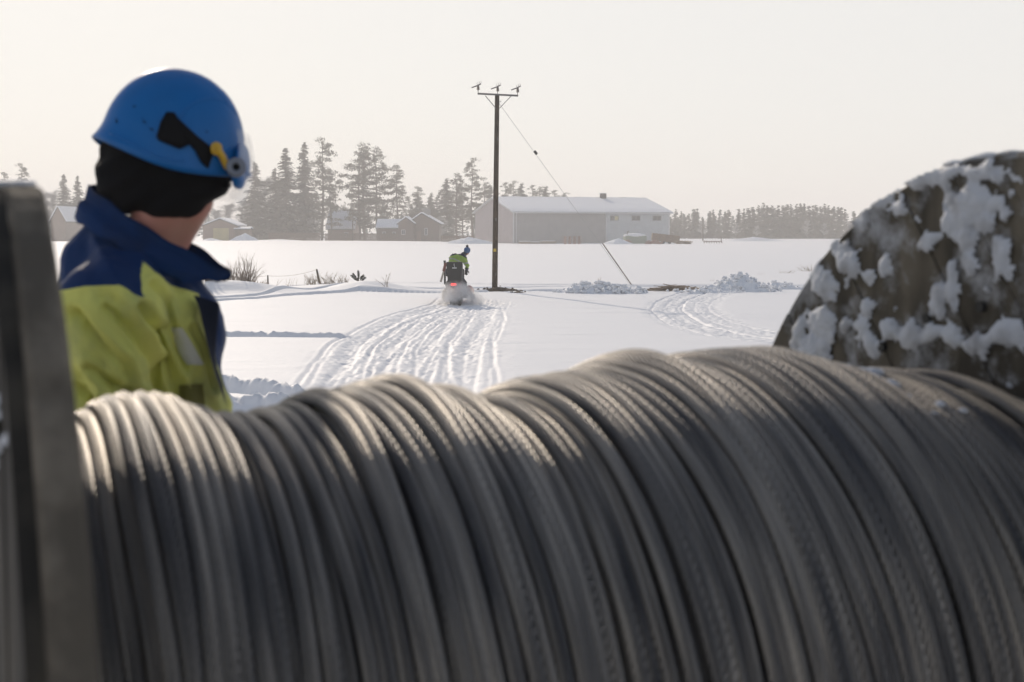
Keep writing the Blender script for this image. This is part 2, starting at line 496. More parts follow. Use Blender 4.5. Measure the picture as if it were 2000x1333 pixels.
# local frame: x along the axis, y = B, z up; centre at z = DR
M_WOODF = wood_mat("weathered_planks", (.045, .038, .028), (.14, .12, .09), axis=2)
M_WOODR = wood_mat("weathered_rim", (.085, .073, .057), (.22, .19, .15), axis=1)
def ray_plane(px, py, p0, nrm):
    d = P(px, py, 10) - Vector((0, 0, CAMZ)); o = Vector((0, 0, CAMZ))
    t = (p0 - o).dot(nrm) / d.dot(nrm); return DMi @ (o + d * t)
ZCUT = ray_plane(60, 372, C0, A).z
def flange(x0, x1, lab):
    """disc of planks between local x0 and x1; plank edges slightly uneven"""
    mb = MB(); n = 160
    rr = [DR * (1 + .0035 * math.sin(5 * t / n * 6.28 + 1) + .002 * random.uniform(-1, 1)) for t in range(n)]
    xm0, xm1 = x0 + .006, x1 - .006
    prof = [(x0, .0), (x0, -.012), (xm0, 0), (xm1, 0), (x1, -.012), (x1, 0)]
    rings = []
    for (x, dr_) in ((x0, -.01), (xm0, 0), (xm1, 0), (x1, -.01)):
        rings.append([(x, math.cos(2 * math.pi * k / n) * (rr[k] + dr_), DR + math.sin(2 * math.pi * k / n) * (rr[k] + dr_)) for k in range(n)])
    vs = [v for r in rings for v in r]; fs = []
    if lab == "near":       # this flange has lost its top: the board ends are broken off almost level
        vs = [(x, y, min(z, ZCUT + .10 * (z - ZCUT) - .004 * abs(math.sin(y * 23)))) for x, y, z in vs]
    for i in range(3):
        for k in range(n):
            k2 = (k + 1) % n
            fs.append((i * n + k, (i + 1) * n + k, (i + 1) * n + k2, i * n + k2))
    fs.append(tuple(range(n))); fs.append(tuple(3 * n + k for k in range(n - 1, -1, -1)))
    mb.add(vs, fs)
    return mb
FT = .044
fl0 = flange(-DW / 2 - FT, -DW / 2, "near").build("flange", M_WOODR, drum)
fl0["label"] = "near flange of the drum, seen edge on at the left"
fl1 = flange(DW / 2, DW / 2 + FT, "far").build("flange", M_WOODF, drum)
fl1["label"] = "far flange of the drum, its snow-crusted inner face in view"
# planks nailed on the faces: a second layer with real gaps
def plank_layer(xc, th, ang, gap, w, side, parent, tagname):
    mb = MB()
    c, s = math.cos(ang), math.sin(ang)
    y = -DR + .01; k = 0
    while y < DR - .02:
        y1 = min(y + w * random.uniform(.9, 1.1), DR - .01)
        Rr = DR - .012
        e0 = math.sqrt(max(Rr * Rr - max(abs(y), abs(y1)) ** 2, 0)); 
        # follow the circle at the plank ends
        pts = []
        m = 6
        for i in range(m + 1):
            yy = y + (y1 - gap - y) * i / m; pts.append((yy, math.sqrt(max(Rr * Rr - yy * yy, 0))))
        poly = pts + [(a, -b) for a, b in reversed(pts)]
        dx = random.uniform(-.002, .002)
        vs = []
        for xx in (xc - th / 2 + dx, xc + th / 2 + dx):
            for a, b in poly: vs.append((xx, a * c - b * s, min(DR + a * s + b * c, 9 if side > 0 else ZCUT - .004)))
        n = len(poly)
        fs = [tuple(range(n)), tuple(2 * n - 1 - i for i in range(n))]
        fs += [(i, n + i, n + (i + 1) % n, (i + 1) % n) for i in range(n)]
        mb.add(vs, fs); y = y1; k += 1
    o = mb.build(tagname, M_WOODF, parent); return o
def frosted(m):
    """hoar frost lying in patches on the boards"""
    nt = m.node_tree; n = nt.nodes; l = nt.links; b = n["Principled BSDF"]
    old = b.inputs["Base Color"].links[0].from_socket
    tc = n.new("ShaderNodeTexCoord"); a = n.new("ShaderNodeTexNoise"); a.inputs["Scale"].default_value = 7; a.inputs["Detail"].default_value = 9; a.inputs["Roughness"].default_value = .72
    l.new(tc.outputs["Object"], a.inputs["Vector"])
    r = n.new("ShaderNodeMapRange"); r.inputs[1].default_value = .50; r.inputs[2].default_value = .66; r.inputs[4].default_value = .85; l.new(a.outputs[0], r.inputs[0])
    x = n.new("ShaderNodeMix"); x.data_type = 'RGBA'; l.new(r.outputs[0], x.inputs[0]); l.new(old, x.inputs[6]); x.inputs[7].default_value = (.40, .41, .43, 1)
    l.new(x.outputs[2], b.inputs["Base Color"])
frosted(M_WOODF)
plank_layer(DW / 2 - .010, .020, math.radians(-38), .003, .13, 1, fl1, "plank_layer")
plank_layer(-DW / 2 - FT - .010, .020, math.radians(4), .0015, .13, -1, fl0, "plank_layer").data.materials[0] = wood_mat('dark_planks', (.020, .018, .015), (.06, .052, .04), axis=2)  # near face gets a darker board tone without frost
# barrel
mb = MB(); mb.tube([(-DW / 2 + .02, 0, DR), (DW / 2 - .02, 0, DR)], .495, 64)
mb.build("barrel", mat("dark_barrel", (.03, .03, .03), .9), drum)
# hub plates and bolts
M_STEEL = mat("rusty_steel", (.10, .075, .06), .55, .6, bump=(40, .3, .003), var=(14, (.2, .12, .07), .45, .65))
mb = MB()
for x in (-DW / 2 - FT - .024,):
    mb.tube([(x - .005, 0, DR), (x + .005, 0, DR)], .12, 32)
mb.build("hub_plate", M_STEEL, drum)
M_HOLE = mat("bolt_black", (.012, .012, .012), .6, .3)
for k in range(26):
    a = 2 * math.pi * k / 26 + .04
    mb = MB(); mb.tube([(DW / 2 - .028, math.cos(a) * .66, DR + math.sin(a) * .66), (DW / 2 - .018, math.cos(a) * .66, DR + math.sin(a) * .66)], .011, 10)
    mb.build("bolt", M_HOLE, fl1)

# --- the wire winding: turns of twisted wire with uneven layers
prof_s = np.array([.0, .08, .11, .18, .24, .31, .38, .45, .51, .56, .61, .65, .71, .78, .83, .88, .94, .98, 1.01, 1.06, 1.14, 1.23, 1.33, 1.45, 1.56, 1.69, 1.83, 1.865]) * DR
prof_r = np.array([.545, .565, .59, .60, .585, .565, .562, .575, .60, .61, .60, .58, .58, .572, .59, .592, .592, .605, .62, .632, .625, .625, .625, .605, .59, .565, .545, .53]) * DR
WR = .0102
Vw = []; Qw = []; UVw = []; nv = 0
def wire_turn(s0, s1, rfun, ph0=0., ph1=2 * math.pi, seed=0, NR=200, NC=10, wr=WR):
    global nv
    t = np.linspace(ph0, ph1, NR)
    u = (t - ph0) / (ph1 - ph0)
    s = s0 + (s1 - s0) * u + .0035 * np.sin(t * 2 + seed) + .003 * np.sin(t * 5 + seed * 1.7)
    r = rfun(s, t)
    a = np.linspace(0, 2 * np.pi, NC, endpoint=False)
    ca, sa = np.cos(a), np.sin(a)
    rad = r[:, None] + wr * ca[None]
    X = s[:, None] - DW / 2 + wr * sa[None]
    # angle 0 = far side (+y), 90deg = top, 180 = near side
    Y_ = np.cos(t)[:, None] * rad; Z_ = np.sin(t)[:, None] * rad + DR
    Vw.append(np.stack([X, Y_, Z_], -1).reshape(-1, 3))
    ii = np.arange(NR * NC).reshape(NR, NC)
    q = np.stack([ii[:-1], np.roll(ii[:-1], -1, 1), np.roll(ii[1:], -1, 1), ii[1:]], -1).reshape(-1, 4)
    Qw.append(q + nv); nv += NR * NC
    # seamless around the tube: wrap handled by a periodic function of v in the shader
    L = (t - ph0) * .57
    UVw.append(np.stack([np.repeat(L, NC).reshape(NR, NC), np.tile(a / (2 * np.pi), (NR, 1))], -1).reshape(-1, 2))
rg = np.random.default_rng(11)
def base_r(s): return np.interp(s, prof_s, prof_r) - .016
n_t = int(DW / (2 * WR * 1.02))
# under layer
for i in range(n_t):
    s0 = (i + .5) * DW / n_t
    wire_turn(s0, min(s0 + 2 * WR, DW - WR), lambda s, t: base_r(s) - .036 + .002 * np.sin(t * 3 + i), seed=i, NR=150)
# main layer: turns follow the lumps below, gaps open where groups have parted
s = WR * 1.3; i = 0
while s < DW - WR * 1.2:
    j = rg.normal() * .0022
    ph = rg.uniform(0, 6.28); amp = rg.uniform(.001, .004)
    wire_turn(s, s + .004 * rg.normal(), lambda q, t, j=j, ph=ph, amp=amp: base_r(q) - .013 + j + amp * np.sin(t * 2 + ph), seed=i * 2.3)
    s += 2 * WR * rg.choice([.97, 1.0, 1.03, 1.3, 2.0], p=[.27, .27, .18, .13, .15]); i += 1
# riding groups: bunches of turns laid askew on top, ends diving under their neighbours
groups = [(.10, 3, .012), (.20, 4, .02), (.265, 2, .03), (.41, 3, .035), (.54, 4, .05), (.615, 2, .05), (.70, 2, .06), (.80, 3, .06), (.91, 3, .07),
          (1.0, 5, .07), (1.13, 4, .08), (1.26, 4, .08), (1.40, 3, .09), (1.52, 3, .09), (1.63, 2, .08), (1.72, 2, .05)]
groups += [(.15, 2, .02), (.335, 2, .03), (.47, 2, .045), (.665, 2, .055), (.86, 2, .07), (1.07, 2, .08), (1.2, 2, .09), (1.335, 2, .09), (1.46, 2, .09), (1.58, 2, .08)]
for gi, (sg, n, skew) in enumerate(groups):
    sg *= DR; gh = rg.uniform(.008, .024)
    for k in range(n):
        s0 = sg + (k - n / 2) * 2 * WR * 1.01
        if s0 > DW - .03: continue
        rise = gh + .004 * rg.random()
        p1 = 3.0 * math.pi * .5 + .0
        # near side drifts by `skew`
        s1 = min(s0 + skew * rg.uniform(.5, 1.1), DW - WR * 1.2)
        wire_turn(s0 - skew * .5, s1, lambda q, t, rise=rise, gi=gi, k=k: base_r(np.clip(q, 0, DW)) - .013 + rise + .004 * np.sin(t * 1.3 + gi * 2.1 + k * .25), ph0=.1, ph1=2 * math.pi * .98, seed=gi * 5.1 + k * .15)
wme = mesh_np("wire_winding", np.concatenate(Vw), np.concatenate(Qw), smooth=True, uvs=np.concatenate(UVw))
del Vw, Qw, UVw
wm = bpy.data.materials.new("stranded_wire"); wm.use_nodes = True
nt = wm.node_tree; n = nt.nodes; l = nt.links; b = n["Principled BSDF"]
b.inputs["Metallic"].default_value = .6; b.inputs["Roughness"].default_value = .42
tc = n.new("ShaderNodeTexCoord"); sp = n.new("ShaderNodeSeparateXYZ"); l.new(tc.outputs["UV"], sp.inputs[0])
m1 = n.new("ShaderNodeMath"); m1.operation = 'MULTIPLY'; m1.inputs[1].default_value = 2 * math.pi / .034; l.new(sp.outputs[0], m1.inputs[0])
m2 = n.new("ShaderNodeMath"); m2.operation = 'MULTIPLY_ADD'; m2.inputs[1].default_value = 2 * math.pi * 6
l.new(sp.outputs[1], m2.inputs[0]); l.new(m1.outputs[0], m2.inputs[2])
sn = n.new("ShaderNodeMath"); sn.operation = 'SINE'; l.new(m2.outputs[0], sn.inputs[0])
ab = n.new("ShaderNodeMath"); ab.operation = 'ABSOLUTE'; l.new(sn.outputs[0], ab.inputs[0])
bp = n.new("ShaderNodeBump"); bp.inputs["Strength"].default_value = .8; bp.inputs["Distance"].default_value = .005
l.new(ab.outputs[0], bp.inputs["Height"]); l.new(bp.outputs[0], b.inputs["Normal"])
no = n.new("ShaderNodeTexNoise"); no.inputs["Scale"].default_value = 7; no.inputs["Detail"].default_value = 5
mpw = n.new("ShaderNodeMapping"); mpw.inputs["Scale"].default_value = (5.5, .35, .35); l.new(tc.outputs["Object"], mpw.inputs[0])
l.new(mpw.outputs[0], no.inputs["Vector"])
mr = n.new("ShaderNodeMapRange"); mr.inputs[1].default_value = .35; mr.inputs[2].default_value = .68; l.new(no.outputs[0], mr.inputs[0])
x = n.new("ShaderNodeMix"); x.data_type = 'RGBA'; x.inputs[6].default_value = (.10, .10, .105, 1); x.inputs[7].default_value = (.46, .42, .37, 1)
l.new(mr.outputs[0], x.inputs[0])
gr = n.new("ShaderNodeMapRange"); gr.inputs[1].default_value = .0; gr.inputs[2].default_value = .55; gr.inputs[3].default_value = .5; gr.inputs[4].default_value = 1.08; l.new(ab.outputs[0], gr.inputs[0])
xg = n.new("ShaderNodeVectorMath"); xg.operation = 'SCALE'; l.new(x.outputs[2], xg.inputs[0]); l.new(gr.outputs[0], xg.inputs["Scale"])   # shade of the grooves between strands, painted into the base colour
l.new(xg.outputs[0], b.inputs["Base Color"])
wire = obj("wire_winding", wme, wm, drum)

# --- snow crusts on the flanges and winding
def ray_plane(px, py, p0, nrm):
    d = P(px, py, 10) - Vector((0, 0, CAMZ)); o = Vector((0, 0, CAMZ))
    t = (p0 - o).dot(nrm) / d.dot(nrm); return DMi @ (o + d * t)
def crust(blobs, xface, sgn, name, parent, y0, y1, z0, z1, step=.005, seed=0, noise=.5, rmax=DR, maxh=.03):
    gy = np.arange(y0, y1, step); gz_ = np.arange(z0, z1, step)
    Yg, Zg = np.meshgrid(gy, gz_)
    f = np.zeros_like(Yg)
    wy = Yg + .03 * fbm(Yg / .09, Zg / .09, seed + 3); wz = Zg + .03 * fbm(Yg / .09, Zg / .09, seed + 9)
    for (cy_, cz, r1, r2, w) in blobs:
        f = np.maximum(f, w * np.exp(-.75 * (((wy - cy_) / r1) ** 2 + ((wz - cz) / r2) ** 2)))
    f = f + noise * fbm(Yg / .042, Zg / .042, seed, 5) + .45 * fbm(Yg / .031, Zg / .033, seed + 5, 3)
    rr = np.sqrt(Yg ** 2 + (Zg - DR) ** 2)
    hgt = np.clip((f - .44) * 1.6, -.25, 1) 
    hgt = np.where(rr > rmax, -.3, hgt)
    hh = np.where(hgt > 0, np.sqrt(np.clip(hgt, 0, 1)), hgt) * maxh + .25 * maxh * fbm(Yg / .03, Zg / .03, seed + 2) * (hgt > 0)
    keep = hgt > -.12
    ny_, nx_ = Yg.shape
    ii = np.arange(nx_ * ny_).reshape(ny_, nx_)
    q = np.stack([ii[:-1, :-1], ii[:-1, 1:], ii[1:, 1:], ii[1:, :-1]], -1).reshape(-1, 4)
    kf = keep.ravel()[q].all(1); q = q[kf]
    if sgn < 0: q = q[:, ::-1]
    used, inv = np.unique(q, return_inverse=True)
    V = np.stack([xface + sgn * hh, Yg, Zg], -1).reshape(-1, 3)[used]
    me = mesh_np(name, V, inv.reshape(-1, 4), smooth=True)
    return tag(obj(name, me, M_CRUST, parent), kind='stuff')
M_CRUST = mat("packed_snow", (.50, .52, .56), .6, bump=(60, .8, .006), var=(14, (.26, .26, .27), .5, .75), spec=.3)
pf = DM @ Vector((DW / 2 - .02, 0, DR))
bl = []
for (px, py, rx, ry, w) in ((1880, 345, 90, 22, 1), (1800, 340, 60, 26, 1), (1735, 395, 50, 26, 1), (1690, 440, 40, 30, 1.), (1655, 500, 42, 45, 1), (1620, 560, 42, 50, 1), (1600, 620, 45, 50, 1), (1590, 680, 40, 40, .9),
                            (1900, 395, 60, 50, 1.05), (1930, 430, 40, 30, .9), (1870, 440, 28, 50, .9), (1815, 478, 36, 24, 1), (1880, 480, 40, 30, .9), (1960, 420, 22, 28, 1), (1955, 490, 26, 45, 1), (1975, 520, 18, 30, .9),
                            (1865, 550, 14, 50, .9), (1900, 520, 24, 30, .8), (1725, 385, 30, 30, .9), (1730, 520, 18, 40, .8), (1700, 540, 22, 30, .8), (1835, 600, 22, 50, 1), (1760, 645, 45, 30, 1), (1830, 655, 60, 30, 1.1),
                            (1900, 665, 50, 22, 1), (1970, 655, 40, 38, 1.05), (1695, 670, 36, 36, 1), (1650, 640, 18, 30, .9), (1700, 595, 16, 18, .8), (1560, 640, 14, 50, .7)):
    c = ray_plane(px, py, pf, A); c2 = ray_plane(px + rx, py, pf, A); c3 = ray_plane(px, py - ry, pf, A)
    bl.append((c.y, c.z, abs(c2.y - c.y) * .8, abs(c3.z - c.z) * .8, w * .95))
crust(bl, DW / 2 - .021, -1, "snow_crust", fl1, -DR, DR, DR - .1, 2 * DR + .02, seed=5, rmax=DR - .004, maxh=.011, noise=1.5)
bl = [(-.86, DR + .0, .05, .09, .9), (-.8, DR + .36, .04, .04, .9), (-.84, DR + .2, .03, .03, .85), (-.75, DR - .35, .08, .1, .9), (-.4, DR + .6, .2, .06, .9), (.1, 2 * DR - .12, .2, .06, .9), (.5, 1.3, .2, .1, .9), (-.3, 1.1, .1, .1, .8)]
crust(bl, -DW / 2 - FT - .019, -1, "snow_crust", fl0, -DR, DR, .0, ZCUT - .02, step=.009, seed=15, noise=.3, rmax=DR - .012, maxh=.02)
# snow caught on the winding and on top of the rims
mb = MB(); rs = random.Random(4)
for (px, py, n, rr) in ((1660, 712, 16, .020), (1690, 728, 14, .016), (1720, 745, 10, .014), (1620, 735, 5, .012), (1580, 712, 8, .012), (1850, 790, 4, .010), (1780, 770, 4, .008), (1615, 705, 8, .013)):
    # hit the winding
    o = Vector((0, 0, CAMZ)); d = (P(px, py, 10) - o).normalized()
    ol = DMi @ o; dl = DMi.to_3x3() @ d
    hit = None
    for k in range(3000):
        q = ol + dl * (1.2 + k * .001)
        if abs(q.x) < DW / 2 and math.hypot(q.y, q.z - DR) < base_r(q.x + DW / 2) + .004: hit = q; break
    if hit is None: continue
    for j in range(n):
        e = Vector((rs.gauss(0, .022), rs.gauss(0, .022), 0)); c = hit + e
        rad = base_r(c.x + DW / 2) + .002
        ang = math.atan2(hit.z - DR, hit.y) + e.y / rad
        c = Vector((c.x, math.cos(ang) * rad, DR + math.sin(ang) * rad))
        r_ = rr * rs.uniform(.4, 1.1)
        mb.ball(c, (r_ * 1.3, r_, r_ * .7), 8, 6)
sc_me = remesh(mb, .005, 3, "snow_clump")
tag(obj("snow_clump", sc_me, M_CRUST, drum), kind="stuff")
mb = MB()
for j in range(160):
    a = math.radians(rs.uniform(62, 165)); x_ = DW / 2 + FT * rs.uniform(.0, 1)
    r_ = rs.uniform(.006, .022)
    if rs.random() < .3: continue
    mb.ball((x_, math.cos(a) * -DR * -1, DR + math.sin(a) * DR), (.02, r_ * 1.8, r_ * .42), 8, 6)
for j in range(46):
    a = math.radians(rs.uniform(70, 112)); x_ = -DW / 2 - FT * rs.uniform(.2, 1)
    r_ = rs.uniform(.004, .010)
    zz = DR + math.sin(a) * DR
    mb.ball((x_, math.cos(a) * DR, min(zz, ZCUT + .1 * (zz - ZCUT))), (.015, r_ * 1.6, r_ * .7), 8, 6)
rs_me = remesh(mb, .005, 3, "rim_snow")
tag(obj("rim_snow", rs_me, M_CRUST, drum), kind="stuff")

# ------------------------------------------------------------------ trees
class Leaf:
    """collects many small leaf-sized quads / twig prisms with numpy"""
    def __init__(s): s.v = []; s.q = []; s.n = 0
    def quads(s, c, a, b):
        """c centres, a and b half axes, all (n,3)"""
        v = np.stack([c - a - b * .35, c - a * .2 + b, c + a - b * .2, c + a * .1 - b], 1).reshape(-1, 3)
        m = len(c); s.v.append(v); s.q.append(np.arange(m * 4).reshape(-1, 4) + s.n); s.n += m * 4
    def twigs(s, p0, p1, r0, r1):
        """three-sided tapering sticks"""
        d = p1 - p0; L = np.linalg.norm(d, axis=1, keepdims=True) + 1e-9; d = d / L
        ref = np.where(np.abs(d[:, 2:3]) < .9, np.array([[0, 0, 1.]]), np.array([[1., 0, 0]]))
        a = np.cross(d, ref); a /= np.linalg.norm(a, axis=1, keepdims=True) + 1e-9; b = np.cross(d, a)
        r0 = np.broadcast_to(np.asarray(r0, float).reshape(-1, 1), (len(p0), 1)); r1 = np.broadcast_to(np.asarray(r1, float).reshape(-1, 1), (len(p0), 1))
        ring = []
        for (p, r) in ((p0, r0), (p1, r1)):
            for k in range(3):
                t = 2 * np.pi * k / 3; ring.append(p + (a * np.cos(t) + b * np.sin(t)) * r)
        v = np.stack(ring, 1).reshape(-1, 3); m = len(p0)
        base = np.arange(m)[:, None] * 6 + s.n
        for (i, j) in ((0, 1), (1, 2), (2, 0)): s.q.append(np.concatenate([base + i, base + j, base + 3 + j, base + 3 + i], 1))
        s.v.append(v); s.n += m * 6
    def mesh(s, name): return mesh_np(name, np.concatenate(s.v), np.concatenate(s.q))

def rand_dirs(rng, n):
    v = rng.normal(size=(n, 3)); return v / np.linalg.norm(v, axis=1, keepdims=True)

def spruce_meshes(h, seed, slim=.2, dense=1.0, base=.06):
    rng = np.random.default_rng(seed); lf = Leaf(); tw = Leaf()
    nw = int(h * 2.3 * dense); cs = []; aa = []; bb = []
    for i in range(nw):
        u = (i + rng.random()) / nw; z = h * (base + (1 - base) * u)
        R = h * slim * (1 - u) ** .85 * (.75 + .45 * rng.random()) + .15
        nb = int(rng.integers(7, 11) * (1 if u < .9 else .7))
        for k in range(nb):
            az = rng.uniform(0, 2 * np.pi); zb = z + rng.uniform(-.5, .5) * h / nw * 2.5; L = R * rng.uniform(.5, 1.18)
            nl = max(3, int(L / .24 * dense)); t = np.linspace(.15, 1, nl)
            r = L * t
            zz = zb - (.28 + .2 * (1 - u)) * r + .14 * r * t * (1.2)
            p = np.stack([r * np.cos(az), r * np.sin(az), zz], 1) + rng.normal(size=(nl, 3)) * .07
            out = np.array([np.cos(az), np.sin(az), -.25]); side = np.array([-np.sin(az), np.cos(az), 0])
            for q in range(3):
                sc = rng.uniform(.7, 1.35, (nl, 1)) * (.22 + .14 * L / (R + .1)) * (1 - .35 * t[:, None])
                dd = out + side * rng.normal(0, .7, (nl, 1)) + np.array([0, 0, 1.]) * rng.normal(-.15, .35, (nl, 1))
                cs.append(p + dd * .08); aa.append(dd * sc)
                bb.append((np.array([0, 0, -1.]) * rng.uniform(.3, .9, (nl, 1)) + side * rng.normal(0, .8, (nl, 1))) * sc * .42)
    lf.quads(np.concatenate(cs), np.concatenate(aa), np.concatenate(bb))
    mb = MB(); mb.tube([(0, 0, -.3), (rng.normal() * .1, 0, h * .5), (0, 0, h * .985)], [h * .012, h * .008, .02], 7)
    return lf.mesh("spruce_crown"), mb.mesh("spruce_trunk")

def pine_meshes(h, seed, bare=.35, spread=.22, dense=1.0, stems=1, open_=.5):
    rng = np.random.default_rng(seed); lf = Leaf(); mb = MB(); cs = []; aa = []; bb = []
    for st in range(stems):
        ox = (st - (stems - 1) / 2) * .9; hh = h * (1 - .08 * st)
        lean = rng.normal(0, .02, 2)
        def sp(z): return np.array([ox + lean[0] * z + .15 * np.sin(z * .35 + seed), lean[1] * z + .15 * np.sin(z * .3), z])
        zs = np.linspace(-.3, hh * .98, 9)
        mb.tube([tuple(sp(z)) for z in zs], list(np.linspace(h * .0125, .05, 9)), 8)
        nb = int(42 * dense * h / 20)
        for i in range(nb):
            u = (i + rng.random()) / nb; z = hh * (bare + (1 - bare) * u)
            env = np.sin(np.pi * min(1, .18 + .82 * u) ** .9) ** .6 if u < .97 else .3
            R = h * spread * env * rng.uniform(.45, 1.15) * (1 - .45 * u)
            az = rng.uniform(0, 2 * np.pi); rise = rng.uniform(-.12, .35) * (1.2 if u > .6 else .8)
            p0 = sp(z); tip = p0 + np.array([np.cos(az) * R, np.sin(az) * R, R * rise])
            mb.tube([tuple(p0), tuple((p0 + tip) / 2 + np.array([0, 0, -.05 * R])), tuple(tip)], [.05 + .02 * R, .04, .015], 5, False)
            for c in range(int(2 + R * 1.3)):
                f = rng.uniform(.35, 1.05); cc = p0 + (tip - p0) * f + rng.normal(size=3) * np.array([.45, .45, .15])
                rad = rng.uniform(.45, .85) * (h / 20) ** .5; m = int(44 * dense * (1 - .4 * open_))
                d = rand_dirs(rng, m) * (rng.random((m, 1)) ** .4) * np.array([1.05, 1.05, .62]) * rad
                sc = rng.uniform(.10, .22, (m, 1))
                a = rand_dirs(rng, m) + np.array([0, 0, .5]); cs.append(cc + d); aa.append(a * sc); bb.append(rand_dirs(rng, m) * sc * .6)
    lf.quads(np.concatenate(cs), np.concatenate(aa), np.concatenate(bb))
    return lf.mesh("pine_crown"), mb.mesh("pine_trunk")

def birch_meshes(h, seed, spread=.2, dense=1.0):
    rng = np.random.default_rng(seed); tw = Leaf(); mb = MB()
    mb.tube([(0, 0, -.3), (.1, .05, h * .4), (0, 0, h * .75)], [h * .009, h * .007, .03], 7)
    P0 = []; P1 = []; R0 = []
    for i in range(int(42 * dense)):
        u = rng.uniform(.18, .98); p = np.array([0, 0, h * u * .78]); az = rng.uniform(0, 2 * np.pi)
        L = h * spread * (1.25 - u) * rng.uniform(.7, 1.2); d = np.array([np.cos(az) * .6, np.sin(az) * .6, 1.1])
        prev = p; r = .035
        for sgm in range(4):
            d = d + np.array([np.cos(az) * .18, np.sin(az) * .18, -.12]) + rng.normal(size=3) * .12
            nxt = prev + d / np.linalg.norm(d) * L / 3
            P0.append(prev); P1.append(nxt); R0.append(r); 
            for q in range(int(9 * dense)):
                f = rng.random(); b = prev + (nxt - prev) * f; dd = d / np.linalg.norm(d) + rng.normal(size=3) * .55
                e = b + dd / np.linalg.norm(dd) * rng.uniform(.4, 1.1) * (h / 15) ** .5
                P0.append(b); P1.append(e); R0.append(.012)
                for w in range(3):
                    e2 = b + (e - b) * rng.random(); dr = e2 + rng.normal(size=3) * .28 + np.array([0, 0, -.12])
                    P0.append(e2); P1.append(dr); R0.append(.014)
            prev = nxt; r *= .65
    R0 = np.array(R0); tw.twigs(np.array(P0), np.array(P1), R0, R0 * .6)
    return tw.mesh("birch_crown"), mb.mesh("birch_trunk")

LIB = {}
def lib(key):
    if key not in LIB:
        k, s = key
        if k == 'spruce': LIB[key] = spruce_meshes(20, 100 + s, slim=(.20, .25, .18)[s % 3])
        if k == 'smallspruce': LIB[key] = spruce_meshes(10, 150 + s, slim=(.24, .3, .2, .27, .22, .34)[s % 6], dense=.9, base=.02)
        if k == 'pine': LIB[key] = pine_meshes(20, 200 + s, bare=(.22, .3, .2, .42)[s % 4], spread=(.2, .24, .16, .26)[s % 4], stems=1, dense=.9, open_=.7)
        if k == 'bigpine': LIB[key] = pine_meshes(20, 230 + s, bare=.14, spread=.34, stems=2, dense=.92, open_=.9)
        if k == 'birch': LIB[key] = birch_meshes(14, 300 + s)
    return LIB[key]
KIND = {'spruce': ('spruce_tree', M_SPRUCE, M_BARK, 'spruce', 20), 'smallspruce': ('spruce_tree', M_SPRUCE, M_BARK, 'spruce', 10),
        'pine': ('pine_tree', M_PINE, M_BARK, 'pine tree', 20), 'bigpine': ('pine_tree', M_PINE, M_BARK, 'pine tree', 20), 'birch': ('birch_tree', M_FROST, M_BIRCH, 'birch', 14)}
def tree(kind, s, px, ytop, Y, label, group=None, wide=1.0, lift=0):
    nm, mc, mt, cat, h0 = KIND[kind]
    crown, trunk = lib((kind, s))
    top = P(px, ytop, Y); gzv = lift
    h = top.z - gzv; k = h / h0
    o = empty(nm, (top.x, Y, gzv), label, cat, group, rz=random.uniform(0, 6.28))
    o.scale = (k * wide, k * wide, k)
    c = obj("crown", crown, None, o); t = obj("trunk", trunk, None, o)
    if not crown.materials: crown.materials.append(mc); trunk.materials.append(mt)
    return o

GR_YARD = "trees around the yard left of the barn"
TREES = [
 ('spruce', 0, 557, 293, 318, "broad dark spruce first in the tall stand right of the visor", 1.25),
 ('spruce', 1, 536, 330, 322, "shorter spruce leaning against the left side of the broad dark spruce", .9),
 ('spruce', 2, 594, 279, 324, "slender tall spruce pressed against the pine with bare double trunk", .95),
 ('pine', 0, 628, 273, 316, "tallest pine of the stand, its two bare trunks showing below", 1.0),
 ('pine', 2, 645, 330, 313, "lower pine on the right edge of the stand with branches nearly to the snow", 1.0),
 ('bigpine', 0, 705, 281, 314, "huge spreading pine with forked trunk standing alone behind the thin yard pole", 1.0),
 ('pine', 1, 738, 290, 318, "rounded pine crown leaning out right behind the huge spreading pine", 1.0),
 ('pine', 2, 775, 323, 312, "open thin pine just left of the gabled house", 1.15),
 ('pine', 1, 893, 340, 306, "bushy pine between the gabled house and the grey barn", 1.1),
 ('pine', 0, 922, 311, 311, "tall pine touching the left corner of the grey barn", .95),
 ('birch', 0, 516, 315, 330, "tall frosted birch between the visor and the broad dark spruce", 1.0),
 ('spruce', 1, 498, 318, 326, "pale spruce half hidden behind the clear visor", 1.0),
 ('birch', 1, 478, 372, 330, "frosted birch above the snow-roofed shelter", 1.2),
 ('birch', 0, 445, 378, 335, "frosted birch behind the tan shed with yellow door", 1.3),
 ('birch', 1, 420, 395, 338, "low frosted birch beside the worker's chin, behind the tan shed", 1.3),
 ('birch', 1, 612, 395, 320, "white frosted birch in front of the tallest pine", .9),
 ('birch', 0, 862, 410, 318, "frosted garden birch right behind the gabled house", 1.3),
 ('birch', 1, 745, 415, 320, "small frosted birch left of the open thin pine", 1.2),
 ('spruce', 2, 124, 341, 330, "lone spruce left of the worker's collar, the taller one of two", 1.05),
 ('spruce', 0, 151, 346, 332, "spruce touching the nape of the worker's collar", .95),
 ('pine', 0, 42, 322, 330, "pine above the broken top of the near drum flange", .8),
 ('pine', 2, 13, 337, 335, "pine at the left edge of the picture", .9),
 ('birch', 0, 78, 347, 335, "pale frosted birch just right of the near drum flange", 1.1),
 ('birch', 1, 102, 352, 336, "frosted birch beside the lone spruce, above the pale gable roof", 1.0),
 ('birch', 0, 138, 372, 336, "low frosted birch between the two spruces behind the worker", 1.2),
]
for (k, s, px, yt, Y, lab, wd) in TREES: tree(k, s, px, yt, Y, lab, GR_YARD, wd * 1.18)
